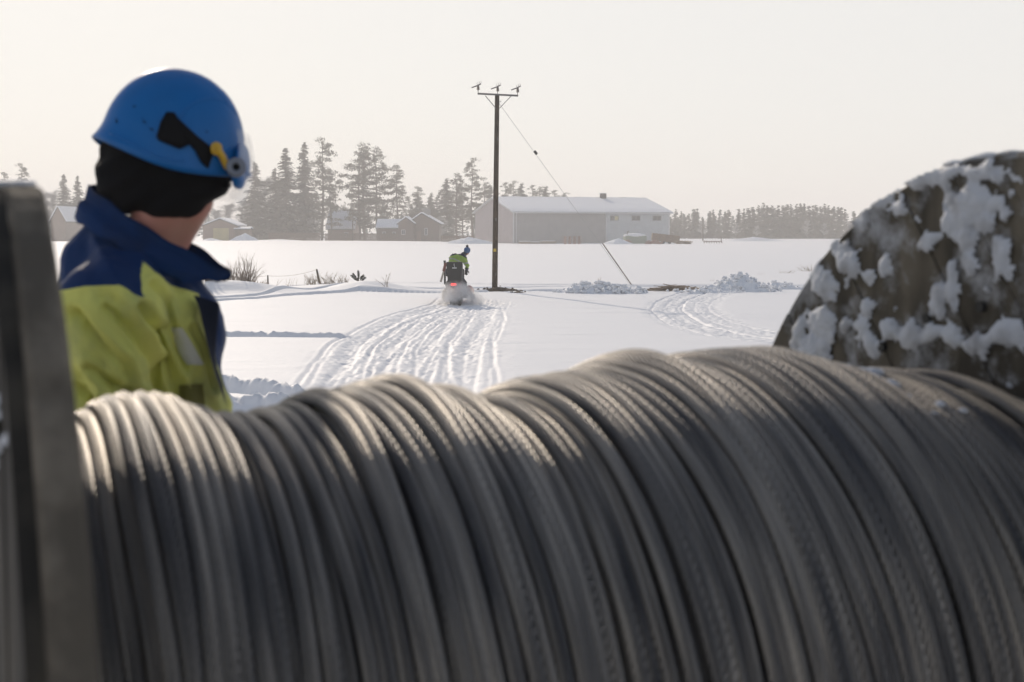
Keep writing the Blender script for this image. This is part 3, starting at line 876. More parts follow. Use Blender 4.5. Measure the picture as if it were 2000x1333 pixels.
ORD = "first second third fourth fifth sixth seventh eighth ninth tenth eleventh twelfth thirteenth fourteenth fifteenth sixteenth seventeenth eighteenth nineteenth".split()
def ordw(k):
    if k < 19: return ORD[k]
    t = {1: "twenty", 2: "twenty", 3: "thirty", 4: "forty"}; n = k + 1; d, u = divmod(n, 10)
    base = {2: "twent", 3: "thirt", 4: "fort"}[d]
    return base + "ieth" if u == 0 else base + "y-" + ORD[u - 1]
# darker trees of the second row behind the houses and the barn
rt = random.Random(5)
row = [(800, 385), (822, 365), (842, 378), (861, 372), (872, 350), (905, 352), (944, 358), (958, 362), (983, 357), (1003, 355), (1018, 359), (1036, 362), (1052, 366), (1066, 365), (1078, 372), (1100, 378), (835, 392), (852, 385), (815, 378)]
row.sort(); tops_rank = None
for i, (px, yt) in enumerate(row):
    tree(('pine', 'spruce', 'pine')[i % 3], i % 3, px, yt, 345 + rt.uniform(-6, 8), f"hazy tree behind the house and barn roofs, {ordw(i)} from the left in its row", "second row of trees behind the barn", rt.uniform(1.1, 1.5))
# right-hand forest edge: individual spruces
tops = [(1320, 412), (1330, 416), (1345, 420), (1355, 410), (1362, 411), (1386, 414), (1393, 413), (1417, 416), (1423, 413), (1443, 410), (1453, 411), (1462, 408), (1471, 406), (1482, 405), (1491, 400), (1499, 404), (1507, 405), (1512, 408), (1520, 405),
        (1530, 403), (1537, 401), (1545, 403), (1556, 402), (1563, 401), (1570, 401), (1580, 404), (1588, 405), (1594, 402), (1603, 405), (1611, 402), (1619, 405), (1628, 406), (1637, 408), (1643, 407), (1650, 412), (1668, 414), (1680, 418), (1694, 415), (1708, 412), (1722, 410), (1736, 414), (1750, 410), (1310, 425), (1338, 424), (1372, 425), (1405, 426)]
tops.sort()
for i, (px, yt) in enumerate(tops):
    tree('smallspruce', (i * 5 + i // 4) % 6, px, yt, 385 + rt.uniform(-8, 12), f"dark hazy spruce, {ordw(i)} from the barn along the forest edge", "spruces of the forest edge", rt.uniform(1.0, 1.35))
for i, px in enumerate((1372, 1438, 1478, 1577, 1610, 1660)):
    tree('birch', i % 2, px, 422 + (i % 3) * 6, 372, f"pale frosted birch before the forest edge, {ordw(i)} of six from the barn", "frosted birches of the forest edge", 1.2)
# far wood closing the horizon: one mass
def far_wood():
    rng = np.random.default_rng(77); cs = []; aa = []; bb = []; p0 = []; p1 = []
    for (xa, xb, Y, hm_, n) in ((-330, 20, 395, 9.5, 190), (30, 330, 430, 7.0, 170), (-520, -200, 430, 12, 90), (250, 560, 450, 9, 90)):
        for i in range(n):
            x = rng.uniform(xa, xb); y = Y + rng.uniform(-12, 18); h = hm_ * rng.uniform(.7, 1.15); m = int(h * 16)
            u = rng.random(m) ** .8; r = (1 - u) * h * .2 * rng.uniform(.4, 1.1, m) + .1; a = rng.uniform(0, 6.28, m)
            c = np.stack([x + r * np.cos(a), y + r * np.sin(a), u * h], 1); sc = rng.uniform(.3, .6, (m, 1))
            cs.append(c); aa.append(rand_dirs(rng, m) * sc); bb.append(rand_dirs(rng, m) * sc * .7)
    lf = Leaf(); lf.quads(np.concatenate(cs), np.concatenate(aa), np.concatenate(bb)); return lf.mesh("far_wood")
fw = obj("far_wood", far_wood(), mat("far_wood", (.07, .08, .06), .9, var=(.2, (.2, .2, .19), .45, .7)))
tag(fw, "hazy mass of woodland closing the horizon", "woodland", kind="stuff")

# ------------------------------------------------------------------ barn
M_BARNG = stripe_mat("grey_cladding", (.40, .385, .37), (.30, .29, .28), .25, 0)
M_BARNP = stripe_mat("pinkish_gable_cladding", (.50, .43, .42), (.38, .33, .32), .25, 1)
M_BARNL = stripe_mat("pale_cladding", (.58, .61, .62), (.46, .48, .49), .25, 0)
M_TRIM = mat("white_trim", (.62, .62, .62), .6)
M_GLASS = mat("dark_glass", (.05, .055, .06), .15, spec=.6)
M_LIT = mat("yellow_blind", (.55, .50, .28), .6)
M_CHIM = mat("dark_chimney", (.035, .033, .03), .8)
bA = P(1003, 448, 250); bA.z = 0
brot = math.radians(20); BL = 30.2; BD = 21.0; EH = 5.56; RH = 8.1
barn = empty("barn", bA, "long pale grey metal barn under a snow-covered gable roof", "barn", rz=brot)
def slab(mb, pts, th):
    """quad pts extruded along its normal by th"""
    p = [Vector(q) for q in pts]; n = (p[1] - p[0]).cross(p[2] - p[0]).normalized() * th
    mb.add(p + [q + n for q in p], [(3, 2, 1, 0), (4, 5, 6, 7), (0, 1, 5, 4), (1, 2, 6, 5), (2, 3, 7, 6), (3, 0, 4, 7)])
XS = 17.6
mb = MB(); mb.box((XS / 2, .1, EH / 2), (XS, .2, EH)); w = mb.build("wall", M_BARNG, barn); w["label"] = "darker grey long wall section"
mb = MB(); mb.box(((XS + BL) / 2, .1, EH / 2), (BL - XS, .2, EH)); w = mb.build("wall", M_BARNL, barn); w["label"] = "paler wall section with three windows"
def gable(x):
    mb = MB(); y0, y1 = .2, BD
    pts = [(0, y0, 0), (0, y1, 0), (0, y1, EH), (0, (y1) / 2, RH - .1), (0, y0, EH)]
    n = 5; vs = [(x + a[0], a[1], a[2]) for a in pts] + [(x + .2, a[1], a[2]) for a in pts]
    mb.add(vs, [tuple(range(n - 1, -1, -1)), tuple(range(n, 2 * n))] + [(i, (i + 1) % n, n + (i + 1) % n, n + i) for i in range(n)])
    return mb
w = gable(0).build("wall", M_BARNP, barn); w["label"] = "pinkish gable end wall"
gable(BL - .2).build("wall", M_BARNL, barn)
mb = MB(); mb.box((BL / 2, BD + .1, EH / 2), (BL, .2, EH)); mb.build("wall", M_BARNG, barn)
OV = .7
def roof_side(sg):
    mb = MB(); yr = BD / 2
    sl = (RH - EH) / yr
    ye = -OV if sg < 0 else BD + OV; ze = EH - OV * sl
    a = [(-.5, ye, ze), (BL + .6, ye, ze), (BL + .6, yr, RH), (-.5, yr, RH)]
    if sg > 0: a = a[::-1]
    slab(mb, a, .14); return mb, a
mb, a1 = roof_side(-1); r1 = mb.build("roof", M_TRIM, barn)
mb, a2 = roof_side(1); r2 = mb.build("roof", M_TRIM, barn)
for rr_, a_, sg in ((r1, a1, -1), (r2, a2, 1)):
    # snow blanket with a soft uneven lower edge
    mb = MB(); nx_ = 60; ny_ = 8; vs = []; fs = []
    for i in range(nx_ + 1):
        for j in range(ny_ + 1):
            u = i / nx_; v = j / ny_
            if sg > 0: u = 1 - u
            x_ = -.47 + (BL + 1.04) * u; e = .10 * math.sin(i * 1.3) * (v == 0)
            ye = -OV if sg < 0 else BD + OV
            y_ = ye + (BD / 2 - ye) * v + e * (-sg)
            z_ = EH - OV * (RH - EH) / (BD / 2) + (RH - EH + OV * (RH - EH) / (BD / 2)) * v + .15 + (.22 if 0 < v else .04) * (.9 + .15 * math.sin(i * .7 + j)) * (1 if 0 < i < nx_ else .3)
            vs.append((x_, y_, z_))
    for i in range(nx_):
        for j in range(ny_):
            k = i * (ny_ + 1) + j; fs.append((k, k + ny_ + 1, k + ny_ + 2, k + 1))
    mb.add(vs, fs); mb.build("roof_snow", M_ROOFSNOW, rr_, smooth=True)
mb = MB(); mb.box((21.4, BD / 2 - .6, RH + .45), (.95, .95, 1.1), bev=.03); ch = mb.build("chimney", M_CHIM, r1)
mb = MB(); mb.box((21.4, BD / 2 - .6, RH + 1.06), (1.15, 1.15, .1)); mb.build("chimney_cap", M_TRIM, r1)
for px0, px1, lit in ((1192, 1208, True), (1234, 1250, False), (1275, 1291, False)):
    def wx(px):
        # picture column -> distance along the long wall
        d = P(px, 430, 1.0) - Vector((0, 0, CAMZ)); u = Vector((math.cos(brot), math.sin(brot)))
        # solve bA + t*u = s*d
        A_ = d.x / d.y; t = (A_ * bA.y - bA.x) / (u.x - A_ * u.y); return t
    x0, x1 = wx(px0), wx(px1); z0 = 4.05; z1 = 4.75
    z0 = P(1210, 431, 256).z; z1 = P(1210, 422, 256).z
    mb = MB(); t_ = .09
    for (c, d) in ((((x0 + x1) / 2, -.03, z1), (x1 - x0 + .1, .10, t_)), (((x0 + x1) / 2, -.03, z0), (x1 - x0 + .1, .12, t_)), ((x0, -.03, (z0 + z1) / 2), (t_, .09, z1 - z0 - t_)), ((x1, -.03, (z0 + z1) / 2), (t_, .09, z1 - z0 - t_)), (((x0 + x1) / 2, -.028, (z0 + z1) / 2), (.06, .07, z1 - z0 - t_))):
        mb.box(c, d)
    f = mb.build("window", mat("window_frame", (.30, .30, .30), .6), barn)
    mb = MB(); xm = (x0 + x1) / 2
    mb.box(((x0 + (xm if lit else x1)) / 2, -.012, (z0 + z1) / 2), ((xm if lit else x1) - x0 - .08, .03, z1 - z0 - .1)); mb.build("pane", M_GLASS, f)
    if lit:
        mb = MB(); mb.box(((xm + x1) / 2, -.012, (z0 + z1) / 2), (x1 - xm - .12, .03, z1 - z0 - .1)); q = mb.build("pane", M_LIT, f); q["label"] = "pane with a pale yellow blind"
for x_ in (.45, XS):
    mb = MB(); mb.tube([(x_, -.5, EH - .2), (x_, -.14, EH - .7), (x_, -.12, .3), (x_, -.4, .15)], .07, 8); mb.build("downpipe", M_TRIM, barn)
for x_ in (0, BL):
    mb = MB(); mb.box((x_, -.02, EH / 2), (.22, .06, EH - .3)); mb.build("corner_trim", M_TRIM, barn)
mb = MB(); mb.box((BL / 2, -OV - .06, EH - .22), (BL + 1.0, .12, .12)); mb.build("gutter", M_TRIM, barn)

# ------------------------------------------------------------------ houses and yard buildings
def house(name, label, px0, px1, Y, eave_py, ridge_py, depth, mw, mr, gable_front=True, base=0., ov=.5, rz=0, cat="house", peak=None):
    """gable_front: the gable faces the camera; otherwise the eave side does"""
    a = P(px0, 448, Y); b = P(px1, 448, Y); W = b.x - a.x
    EHh = P(px0, eave_py, Y).z; RHh = P(px0, ridge_py, Y).z
    o = empty(name, (a.x, Y, base), label, cat, rz=rz)
    EHh -= base; RHh -= base
    if gable_front:
        xr = W * (.5 if peak is None else peak)
        mb = MB()
        n = 5; pts = [(0, 0), (W, 0), (W, EHh), (xr, RHh - .08), (0, EHh)]
        mb.add([(x, 0, z) for x, z in pts] + [(x, depth, z) for x, z in pts], [tuple(range(n)), tuple(range(2 * n - 1, n - 1, -1))] + [(i, n + i, n + (i + 1) % n, (i + 1) % n) for i in range(n)])
        mb.build("wall", mw, o)
        sl = (RHh - EHh) / xr; sr = (RHh - EHh) / (W - xr)
        mb = MB()
        slab(mb, [(-ov, -ov, EHh - ov * sl), (xr, -ov, RHh), (xr, depth + ov, RHh), (-ov, depth + ov, EHh - ov * sl)][::1], .12)
        slab(mb, [(xr + .0, -ov, RHh), (W + ov, -ov, EHh - ov * sr), (W + ov, depth + ov, EHh - ov * sr), (xr + .0, depth + ov, RHh)], .12)
        r = mb.build("roof", M_CHIM, o)
        mb = MB()
        h_ = .16
        for (p, q) in (((-ov, EHh - ov * sl), (xr, RHh)), ((xr, RHh), (W + ov, EHh - ov * sr))):
            slab(mb, [(p[0], -ov - .03, p[1] + h_), (q[0], -ov - .03, q[1] + h_), (q[0], depth + ov + .03, q[1] + h_), (p[0], depth + ov + .03, p[1] + h_)], .22)
        mb.build("roof_snow", mr, r)
    else:
        mb = MB(); yr = depth / 2; n = 5; pts = [(0, 0), (depth, 0), (depth, EHh), (yr, RHh - .08), (0, EHh)]
        mb.add([(0, y, z) for y, z in pts] + [(W, y, z) for y, z in pts], [tuple(range(n - 1, -1, -1)), tuple(range(n, 2 * n))] + [(i, (i + 1) % n, n + (i + 1) % n, n + i) for i in range(n)])
        mb.build("wall", mw, o)
        sl = (RHh - EHh) / yr; mb = MB()
        slab(mb, [(-ov, -ov, EHh - ov * sl), (W + ov, -ov, EHh - ov * sl), (W + ov, yr, RHh), (-ov, yr, RHh)], .12)
        slab(mb, [(-ov, yr, RHh), (W + ov, yr, RHh), (W + ov, depth + ov, EHh - ov * sl), (-ov, depth + ov, EHh - ov * sl)], .12)
        r = mb.build("roof", M_CHIM, o)
        mb = MB()
        for (p, q) in (((-ov, EHh - ov * sl), (yr, RHh)), ((yr, RHh), (depth + ov, EHh - ov * sl))):
            slab(mb, [(-ov - .03, p[0], p[1] + .16), (W + ov + .03, p[0], p[1] + .16), (W + ov + .03, q[0], q[1] + .16), (-ov - .03, q[0], q[1] + .16)], .22)
        mb.build("roof_snow", mr, r)
    return o, W, EHh, RHh, r
def window(o, x, z, w, h, y=0, m=None, nm="window"):
    mb = MB(); t = .08
    for c, d in (((x, y - .04, z + h / 2), (w + t, .08, t)), ((x, y - .04, z - h / 2), (w + t, .1, t)), ((x - w / 2, y - .04, z), (t, .07, h - t)), ((x + w / 2, y - .04, z), (t, .07, h - t)), ((x, y - .038, z), (.05, .06, h - t))): mb.box(c, d)
    f = mb.build(nm, M_TRIM, o)
    mb = MB(); mb.box((x, y - .015, z), (w - t, .024, h - t)); mb.build("pane", m or M_GLASS, f); return f
M_BROWNW = stripe_mat("brown_boards", (.19, .13, .10), (.12, .085, .065), .14, 0)
M_REDW = stripe_mat("tan_boards", (.27, .18, .13), (.2, .13, .09), .2, 0)
M_YEL = stripe_mat("yellow_door_boards", (.52, .44, .20), (.44, .37, .17), .5, 0)
o, W, e, rh, r = house("shed", "tan shed with a wide pale yellow door, low left beside the worker's chin", 396, 463, 285, 442, 429, 9, M_REDW, M_ROOFSNOW, True, ov=.25, cat="shed")
mb = MB(); mb.box((W * .53, -.03, 1.35), (3.1, .06, 2.7)); mb.build("door", M_YEL, o)
o, W, e, rh, r = house("shelter", "low open shelter under a thick snow cap right of the tan shed", 459, 487, 285, 449, 446.5, 3, mat("shelter_dark", (.2, .14, .1), .8), M_ROOFSNOW, False, ov=.2, cat="shelter")
o, W, e, rh, r = house("gabled_house", "dark brown gabled house with white-framed windows and a snowy roof edge", 797, 857, 286, 437, 418, 11, M_BROWNW, M_ROOFSNOW, True, ov=.5, peak=.45)
for px in (806, 832): window(o, (px - 797) / F * 286, 2.0, .55, 1.35)
mb = MB(); mb.box((2.15, -.05, 1.05), (.9, .08, 2.1)); d_ = mb.build("door", M_REDW, o)
mb = MB(); mb.box((2.5, -.12, 1.0), (.05, .06, .16)); mb.build("handle", M_STEEL, d_)
mb = MB(); mb.box((W * .45 + .8, 3.2, rh + .45), (1.5, .8, 1.3)); mb.build("chimney", mat("grey_stack", (.3, .28, .26), .8), r)
o, W, e, rh, r = house("gabled_house", "small brown gabled wing adjoining the left side of the dark brown house", 778, 808, 284.5, 437, 426, 8, M_BROWNW, M_ROOFSNOW, True, ov=.3)
window(o, 1.0, 1.9, .7, .9)
o, W, e, rh, r = house("cottage", "low cottage with a pale snowy roof adjoining the brown gabled wing", 738, 782, 300, 446, 431, 8, M_BROWNW, M_ROOFSNOW, False, ov=.4)
for k in (1.3, 3.4): window(o, k, 1.5, .6, .8)
o, W, e, rh, r = house("outbuilding", "building with a blue-white snow roof between the tall stand and the huge pine", 640, 690, 322, 447, 413, 12, M_REDW, M_ROOFSNOW, False, ov=.4, cat="outbuilding")
window(o, 4.2, 1.3, .8, .9)
o, W, e, rh, r = house("outbuilding", "pale tan outbuilding with a snowy gable behind the worker's shoulder", 100, 128, 300, 430, 405, 12, M_REDW, M_ROOFSNOW, True, ov=.3, cat="outbuilding")
# board fence in front of the yards
M_FENCE = wood_mat("brown_fence_boards", (.14, .09, .06), (.22, .15, .1), axis=2)
def board_fence(px0, px1, Y, h, label):
    a = P(px0, 448, Y); b = P(px1, 448, Y); o = empty("board_fence", (a.x, Y, 0), label, "fence")
    mb = MB(); x = 0; k = 0
    while x < b.x - a.x:
        mb.box((x + .07, 0, h / 2 + .03 * math.sin(k * 2.1)), (.125, .025, h)); x += .15; k += 1
    mb.build("boards", M_FENCE, o)
    mb = MB()
    for z in (.35, h - .3): mb.box(((b.x - a.x) / 2, .035, z), (b.x - a.x, .04, .09))
    mb.build("rail", M_FENCE, o); return o
board_fence(524, 625, 297, 1.75, "brown board fence behind the trunks of the tall stand")
board_fence(634, 780, 297, 1.6, "brown board fence running from the thin yard pole to the low cottage")
board_fence(861, 926, 262, 1.3, "brown board fence between the gabled house and the barn")
# yard pole
def thin_pole(px, ytop, Y, label, arm=False):
    o = empty("utility_pole", P(px, 448, Y).xy.to_3d(), label, "utility pole"); h = P(px, ytop, Y).z
    mb = MB(); mb.tube([(0, 0, -.2), (0, 0, h)], [.13, .09], 8); mb.build("pole", M_BARK, o)
    mb = MB(); mb.box((0, 0, h - .4), (1.3, .09, .09)); mb.build("crossarm", M_BARK, o); return o
thin_pole(689, 414, 283, "thin yard pole left of the huge spreading pine")
thin_pole(1373, 429, 300, "thin utility pole before the forest edge right of the barn")
thin_pole(1860, 432, 300, "thin utility pole hidden behind the far drum flange")

# snow heaps far off
def snow_pile(label, cx, cy, rx, ry, h, seed, clods=40, clod=.12, lumpy=.5, ripple=None, m=None, name="snow_pile"):
    n = 90; gx = np.linspace(-1.15, 1.15, n); gy = np.linspace(-1.15, 1.15, n); X, Y = np.meshgrid(gx, gy)
    wob = 1 + .35 * fbm(X * 1.7, Y * 1.7, seed)
    rr = np.sqrt(X ** 2 + Y ** 2) * wob
    f = np.clip(1 - rr, -.3, 1); f = np.where(f > 0, f ** .8, f)
    prof = 1 if ripple is None else np.interp(X, ripple[0], ripple[1])
    Z = f * h * prof + lumpy * h * fbm(X * rx / .32, Y * ry / .32, seed + 1, 4) * sstep(0, .25, f)
    gh = ground_h(X * rx + cx, Y * ry + cy)
    V = np.stack([X * rx, Y * ry, Z + gh - .04], -1).reshape(-1, 3)
    i2 = np.arange(n * n).reshape(n, n); q = np.stack([i2[:-1, :-1], i2[:-1, 1:], i2[1:, 1:], i2[1:, :-1]], -1).reshape(-1, 4)
    keep = (Z.ravel() > -.12 * h - .02); q = q[keep[q].any(1)]
    me = mesh_np(name, V, q, smooth=True)
    o = obj(name, me, m or M_SNOWR, None, (cx, cy, 0)); tag(o, label, "snow pile" if name == "snow_pile" else "earth heap", "snow piles" if name == "snow_pile" else None)
    if clods:
        rs = random.Random(seed); bm = bmesh.new()
        for k in range(clods):
            a = rs.uniform(-1, 1); b = rs.uniform(-1, .3)
            i_ = int((a + 1.15) / 2.3 * (n - 1)); j_ = int((b + 1.15) / 2.3 * (n - 1))
            if f[j_, i_] < .02: continue
            r_ = clod * rs.uniform(.35, 1.0); z_ = float(Z[j_, i_] + gh[j_, i_])
            res = bmesh.ops.create_icosphere(bm, subdivisions=2, radius=r_)
            for v in res["verts"]:
                kx = 1 + .35 * math.sin(v.co.x * 40 + k) + .2 * math.sin(v.co.z * 55 + k * 2)
                v.co = v.co * kx; v.co.z *= .75; v.co += Vector((a * rx, b * ry, z_ + r_ * .15))
        cm = bpy.data.meshes.new("clods"); bm.to_mesh(cm); bm.free(); cm.polygons.foreach_set("use_smooth", [True] * len(cm.polygons))
        c_ = obj("clods", cm, m or M_SNOWR, o); tag(c_, kind="stuff")
    return o
g = G(1172, 573); snow_pile("long lumpy bank of shovelled snow right of the power pole", g.x, g.y + .3, 2.0, 1.0, .46, 3, 110, .13, .6, ((-1, -.6, -.2, .3, .7, 1), (.9, 1.15, 1.0, .8, .75, .5)))
g = G(1442, 568); p1_ = snow_pile("heap of shovelled snow topped by an upright block, right of the brushwood", g.x, g.y + .3, 1.9, 1.1, .62, 8, 90, .12, .55, ((-1, -.5, -.1, .2, .6, 1), (.5, .7, 1.1, 1.15, .7, .5)))
mb = MB(); t0 = G(1436, 568); tz = P(1436, 549, t0.y + .3).z
mb.box((P(1434, 545, t0.y + .3).x - p1_.location.x, 0, tz + .04), (.24, .26, .34), Matrix.Rotation(.08, 4, 'Y'), bev=.05)
mb.build("upright_block", M_SNOWR, p1_)
g = G(1518, 563); snow_pile("small snow heap nearest the far drum flange", g.x, g.y + .4, 1.0, .8, .34, 12, 40, .1, .5)
g = G(1380, 571); snow_pile("low ridge of scraped snow in front of the brushwood", g.x, g.y + .3, 1.6, .5, .2, 14, 40, .08, .6)
g = G(965, 570); snow_pile("dark dug-up earth heaped around the foot of the power pole", g.x + .3, g.y + .1, 1.05, .55, .14, 21, 26, .07, .8, None, M_EARTH, "earth_heap")
g = G(1008, 573); snow_pile("small dark clod of earth right of the power pole", g.x + .1, g.y, .32, .25, .10, 22, 8, .05, .8, None, M_EARTH, "earth_heap")
for (px, py, Y, rx, ry, h, lab) in ((1208, 477, 238, 2.6, 2, 1.0, "distant snow heap beside the pale barn wall"), (915, 474, 246, 4.6, 2.5, 1.2, "distant snow heap at the left corner of the barn"), (478, 468, 280, 3.2, 2.5, 1.7, "distant snow heap under the shelter roof right of the tan shed"),
                           (1472, 474, 300, 6, 3, .9, "distant low snow heap before the forest edge"), (412, 471, 278, 3.0, 2.0, .8, "distant snow heap in front of the tan shed"), (545, 470, 290, 8, 3, .5, "distant flat snow heap before the tall stand")):
    p = P(px, 448, Y); snow_pile(lab, p.x, Y, rx, ry, h, int(px), 0, lumpy=.25)
# brushwood heap
rs = random.Random(9); g = G(1310, 568); tw = Leaf(); a_ = []; b_ = []; r_ = []
for k in range(230):
    x = rs.gauss(0, .55); y = rs.gauss(0, .28); z = max(0, .20 * (1 - abs(x) / 1.1) * rs.random()) + .04 + .05 * x
    L = rs.uniform(.25, .8); an = rs.gauss(0.1, .25); up = rs.gauss(0.02, .08)
    d = Vector((math.cos(an), math.sin(an), up)) * L / 2; a_.append(Vector((x, y, z)) - d); b_.append(Vector((x, y, z)) + d); r_.append(rs.uniform(.008, .026))
tw.twigs(np.array(a_), np.array(b_), np.array(r_), np.array(r_) * .6)
bh = obj("brushwood_heap", tw.mesh("brushwood"), M_TWIG, None, (g.x, g.y, gz(g.x, g.y))); tag(bh, "heap of brown brushwood lying on dark earth between the snow piles", "brushwood")
g2 = G(1312, 570); snow_pile("dark earth under the brown brushwood", g2.x, g2.y + .15, 1.05, .45, .09, 25, 0, .05, .6, None, M_EARTH, "earth_heap")

# clutter in front of the barn
M_PALLET = wood_mat("reddish_slats", (.30, .15, .11), (.42, .24, .18), axis=0)
p = P(1117, 448, 240)
o = empty("pallet_stack", (p.x, 240, 0), "stack of reddish slatted pallets against the grey barn wall", "pallets", rz=brot)
mb = MB()
for k in range(9):
    for j in range(9): mb.box((-1.6 + j * .4, 0, .12 + k * .145), (.1, 1.0, .02))
    for j in range(4): mb.box((-1.2 + j * .85, .05, .06 + k * .145), (.1, .9, .09))
mb.build("pallet_slats", M_PALLET, o)
o2 = [(1025, 1.9, .35, "tan timber stack at the near corner of the barn"), (1046, 1.4, .25, "short tan plank pile left of the pallets"), (1070, 2.6, .38, "pile of grey-brown timber left of the reddish pallets")]
M_TIMB = wood_mat("stacked_timber", (.28, .2, .13), (.4, .3, .2), axis=0)
for px, L, h, lab in o2:
    p = P(px, 448, 240); o = empty("timber_stack", (p.x, 240 + (px - 1025) * .03, 0), lab, "timber", "timber stacks before the barn", rz=brot)
    mb = MB(); z = .05; k = 0
    while z < h:
        for j in range(5): mb.box((random.uniform(-.1, .1), -.5 + j * .23, z + .05), (L + random.uniform(-.3, .3), .2, .07))
        z += .10; k += 1
    mb.build("planks", M_TIMB, o)
    mb = MB(); mb.box((0, -.05, h + .12), (L * .95, 1.0, .10), bev=.04); mb.build("snow_cap", M_SNOW, o)
p = P(1240, 448, 241)
o = empty("container", (p.x, 241, 0), "pale green container under a blue-white snow cap before the barn windows", "container", rz=brot * .5)
mb = MB(); mb.box((0, 0, .72), (3.6, 2.0, 1.3), bev=.06)
for k in range(9): mb.box((-1.6 + k * .4, -1.02, .72), (.08, .05, 1.1))
mb.build("body", mat("pale_green_paint", (.26, .31, .24), .6), o)
mb = MB(); mb.ball((-.05, 0, 1.40), (1.95, 1.12, .42), 24, 10); mb.build("snow_cap", M_SNOW, o, smooth=True)
mb = MB(); mb.tube([(-1.5, -.6, 1.6), (-1.45, -.6, 2.05), (-1.2, -.6, 2.15)], .06, 8); mb.build("exhaust_pipe", M_STEEL, o)
p = P(1300, 448, 243)
o = empty("tipping_trailer", (p.x, 243, 0), "tilted brown wooden trailer box at the right corner of the barn", "trailer")
Mt = Matrix.Translation((0, 0, 1.0)) @ Matrix.Rotation(math.radians(6.5), 4, 'Y')
mb = MB()
for k in range(6): mb.box((0, -.9, -.5 + k * .2), (4.6, .04, .185), Mt); mb.box((0, .9, -.5 + k * .2), (4.6, .04, .185), Mt)
for x in (-2.3, 2.3): mb.box((x, 0, 0), (.05, 1.75, 1.15), Mt)
mb.box((0, 0, -.62), (4.5, 1.7, .06), Mt); mb.build("box_body", wood_mat("brown_trailer_boards", (.16, .10, .06), (.25, .17, .11), axis=0), o)
mb = MB()
for x in (-2.2, -1.1, 0, 1.1, 2.2): mb.box((x, -.94, 0), (.07, .05, 1.2), Mt)
mb.build("stake", M_STEEL, o)
for x in (-.5, .6):
    mb = MB(); mb.tube([(x, -.85, .3), (x, -.6, .3)], .3, 18); mb.build("wheel", mat("tyre", (.02, .02, .02), .9), o)
for px, px1, lab in ((1216, 1232, "reddish scrap heap at the left foot of the green container"), (1262, 1292, "reddish scrap heap right of the green container"), (1320, 1348, "brown log pile right of the tilted trailer")):
    a = P(px, 448, 239).x; b = P(px1, 448, 239).x; tw = Leaf(); A_ = []; B_ = []; R_ = []
    for k in range(60):
        x = random.uniform(0, b - a); z = random.uniform(.1, .6) * (1 - abs(x / (b - a) - .5)); d = Vector((random.gauss(.5, .3), random.gauss(0, .2), random.gauss(0, .15)))
        A_.append((x - d.x / 2, -d.y, max(.02, z))); B_.append((x + d.x / 2, d.y, max(.02, z + d.z))); R_.append(random.uniform(.04, .1))
    tw.twigs(np.array(A_), np.array(B_), np.array(R_), np.array(R_))
    tag(obj("scrap_heap" if px < 1300 else "log_pile", tw.mesh("heap"), M_PALLET if px < 1300 else M_TIMB, None, (a, 239, 0)), lab, "scrap heap" if px < 1300 else "logs")
a = P(1376, 448, 252); b = P(1410, 448, 252)
o = empty("harrow", (a.x, 252, 0), "low dark farm harrow lying on the snow right of the thin utility pole", "farm implement")
mb = MB(); W = b.x - a.x
mb.tube([(0, 0, .35), (W, 0, .35)], .07, 8); mb.tube([(0, .8, .35), (W, .8, .35)], .07, 8)
for k in range(8): x = W * k / 7; mb.tube([(x, -.1, .35), (x, .9, .35)], .05, 6); mb.tube([(x, 0, .35), (x + .05, 0, .0)], .04, 6); mb.tube([(x, .8, .35), (x + .05, .8, .0)], .04, 6)
mb.tube([(W - .1, 0, .3), (W - .1, 0, .95)], .08, 8)
mb.build("tine_frame", mat("rust_red", (.10, .04, .03), .8), o)

# ------------------------------------------------------------------ power pole with guy wire
M_POLE = wood_mat("tarred_pole", (.040, .028, .018), (.095, .068, .045), axis=2)
PB = G(966, 569); PT = P(971, 186, PB.y)
M_GALV = mat("galvanised_steel", (.16, .155, .15), .5, .5)
pole = empty("power_pole", (PB.x, PB.y, gz(PB.x, PB.y)), "tall dark wooden power pole with a steel crossarm carrying three insulators", "power pole")
top = PT - pole.location
mb = MB(); mb.tube([(0, 0, -.3), top * .5, top], [.118, .105, .092], 20); mb.build("pole", M_POLE, pole, smooth=True)
ca = P(933, 184, PB.y) - pole.location; cb = P(1012, 188, PB.y) - pole.location
off = Vector((0, -.13, 0)); ca += off; cb += off
mb = MB(); mb.box((0, 0, 0), ((cb - ca).length, .07, .07), Matrix.Translation((ca + cb) / 2) @ (cb - ca).to_track_quat('X', 'Z').to_matrix().to_4x4())
mb.build("crossarm", M_GALV, pole)
for px in (948, 999):
    a = P(px, 188, PB.y) - pole.location + off; b = P(966 + (3 if px < 970 else 9), 213, PB.y) - pole.location + off * .85
    mb = MB(); mb.tube([a, b], .016, 6); mb.build("brace", M_GALV, pole)
M_INS = mat("brown_grey_insulator", (.20, .17, .15), .35)
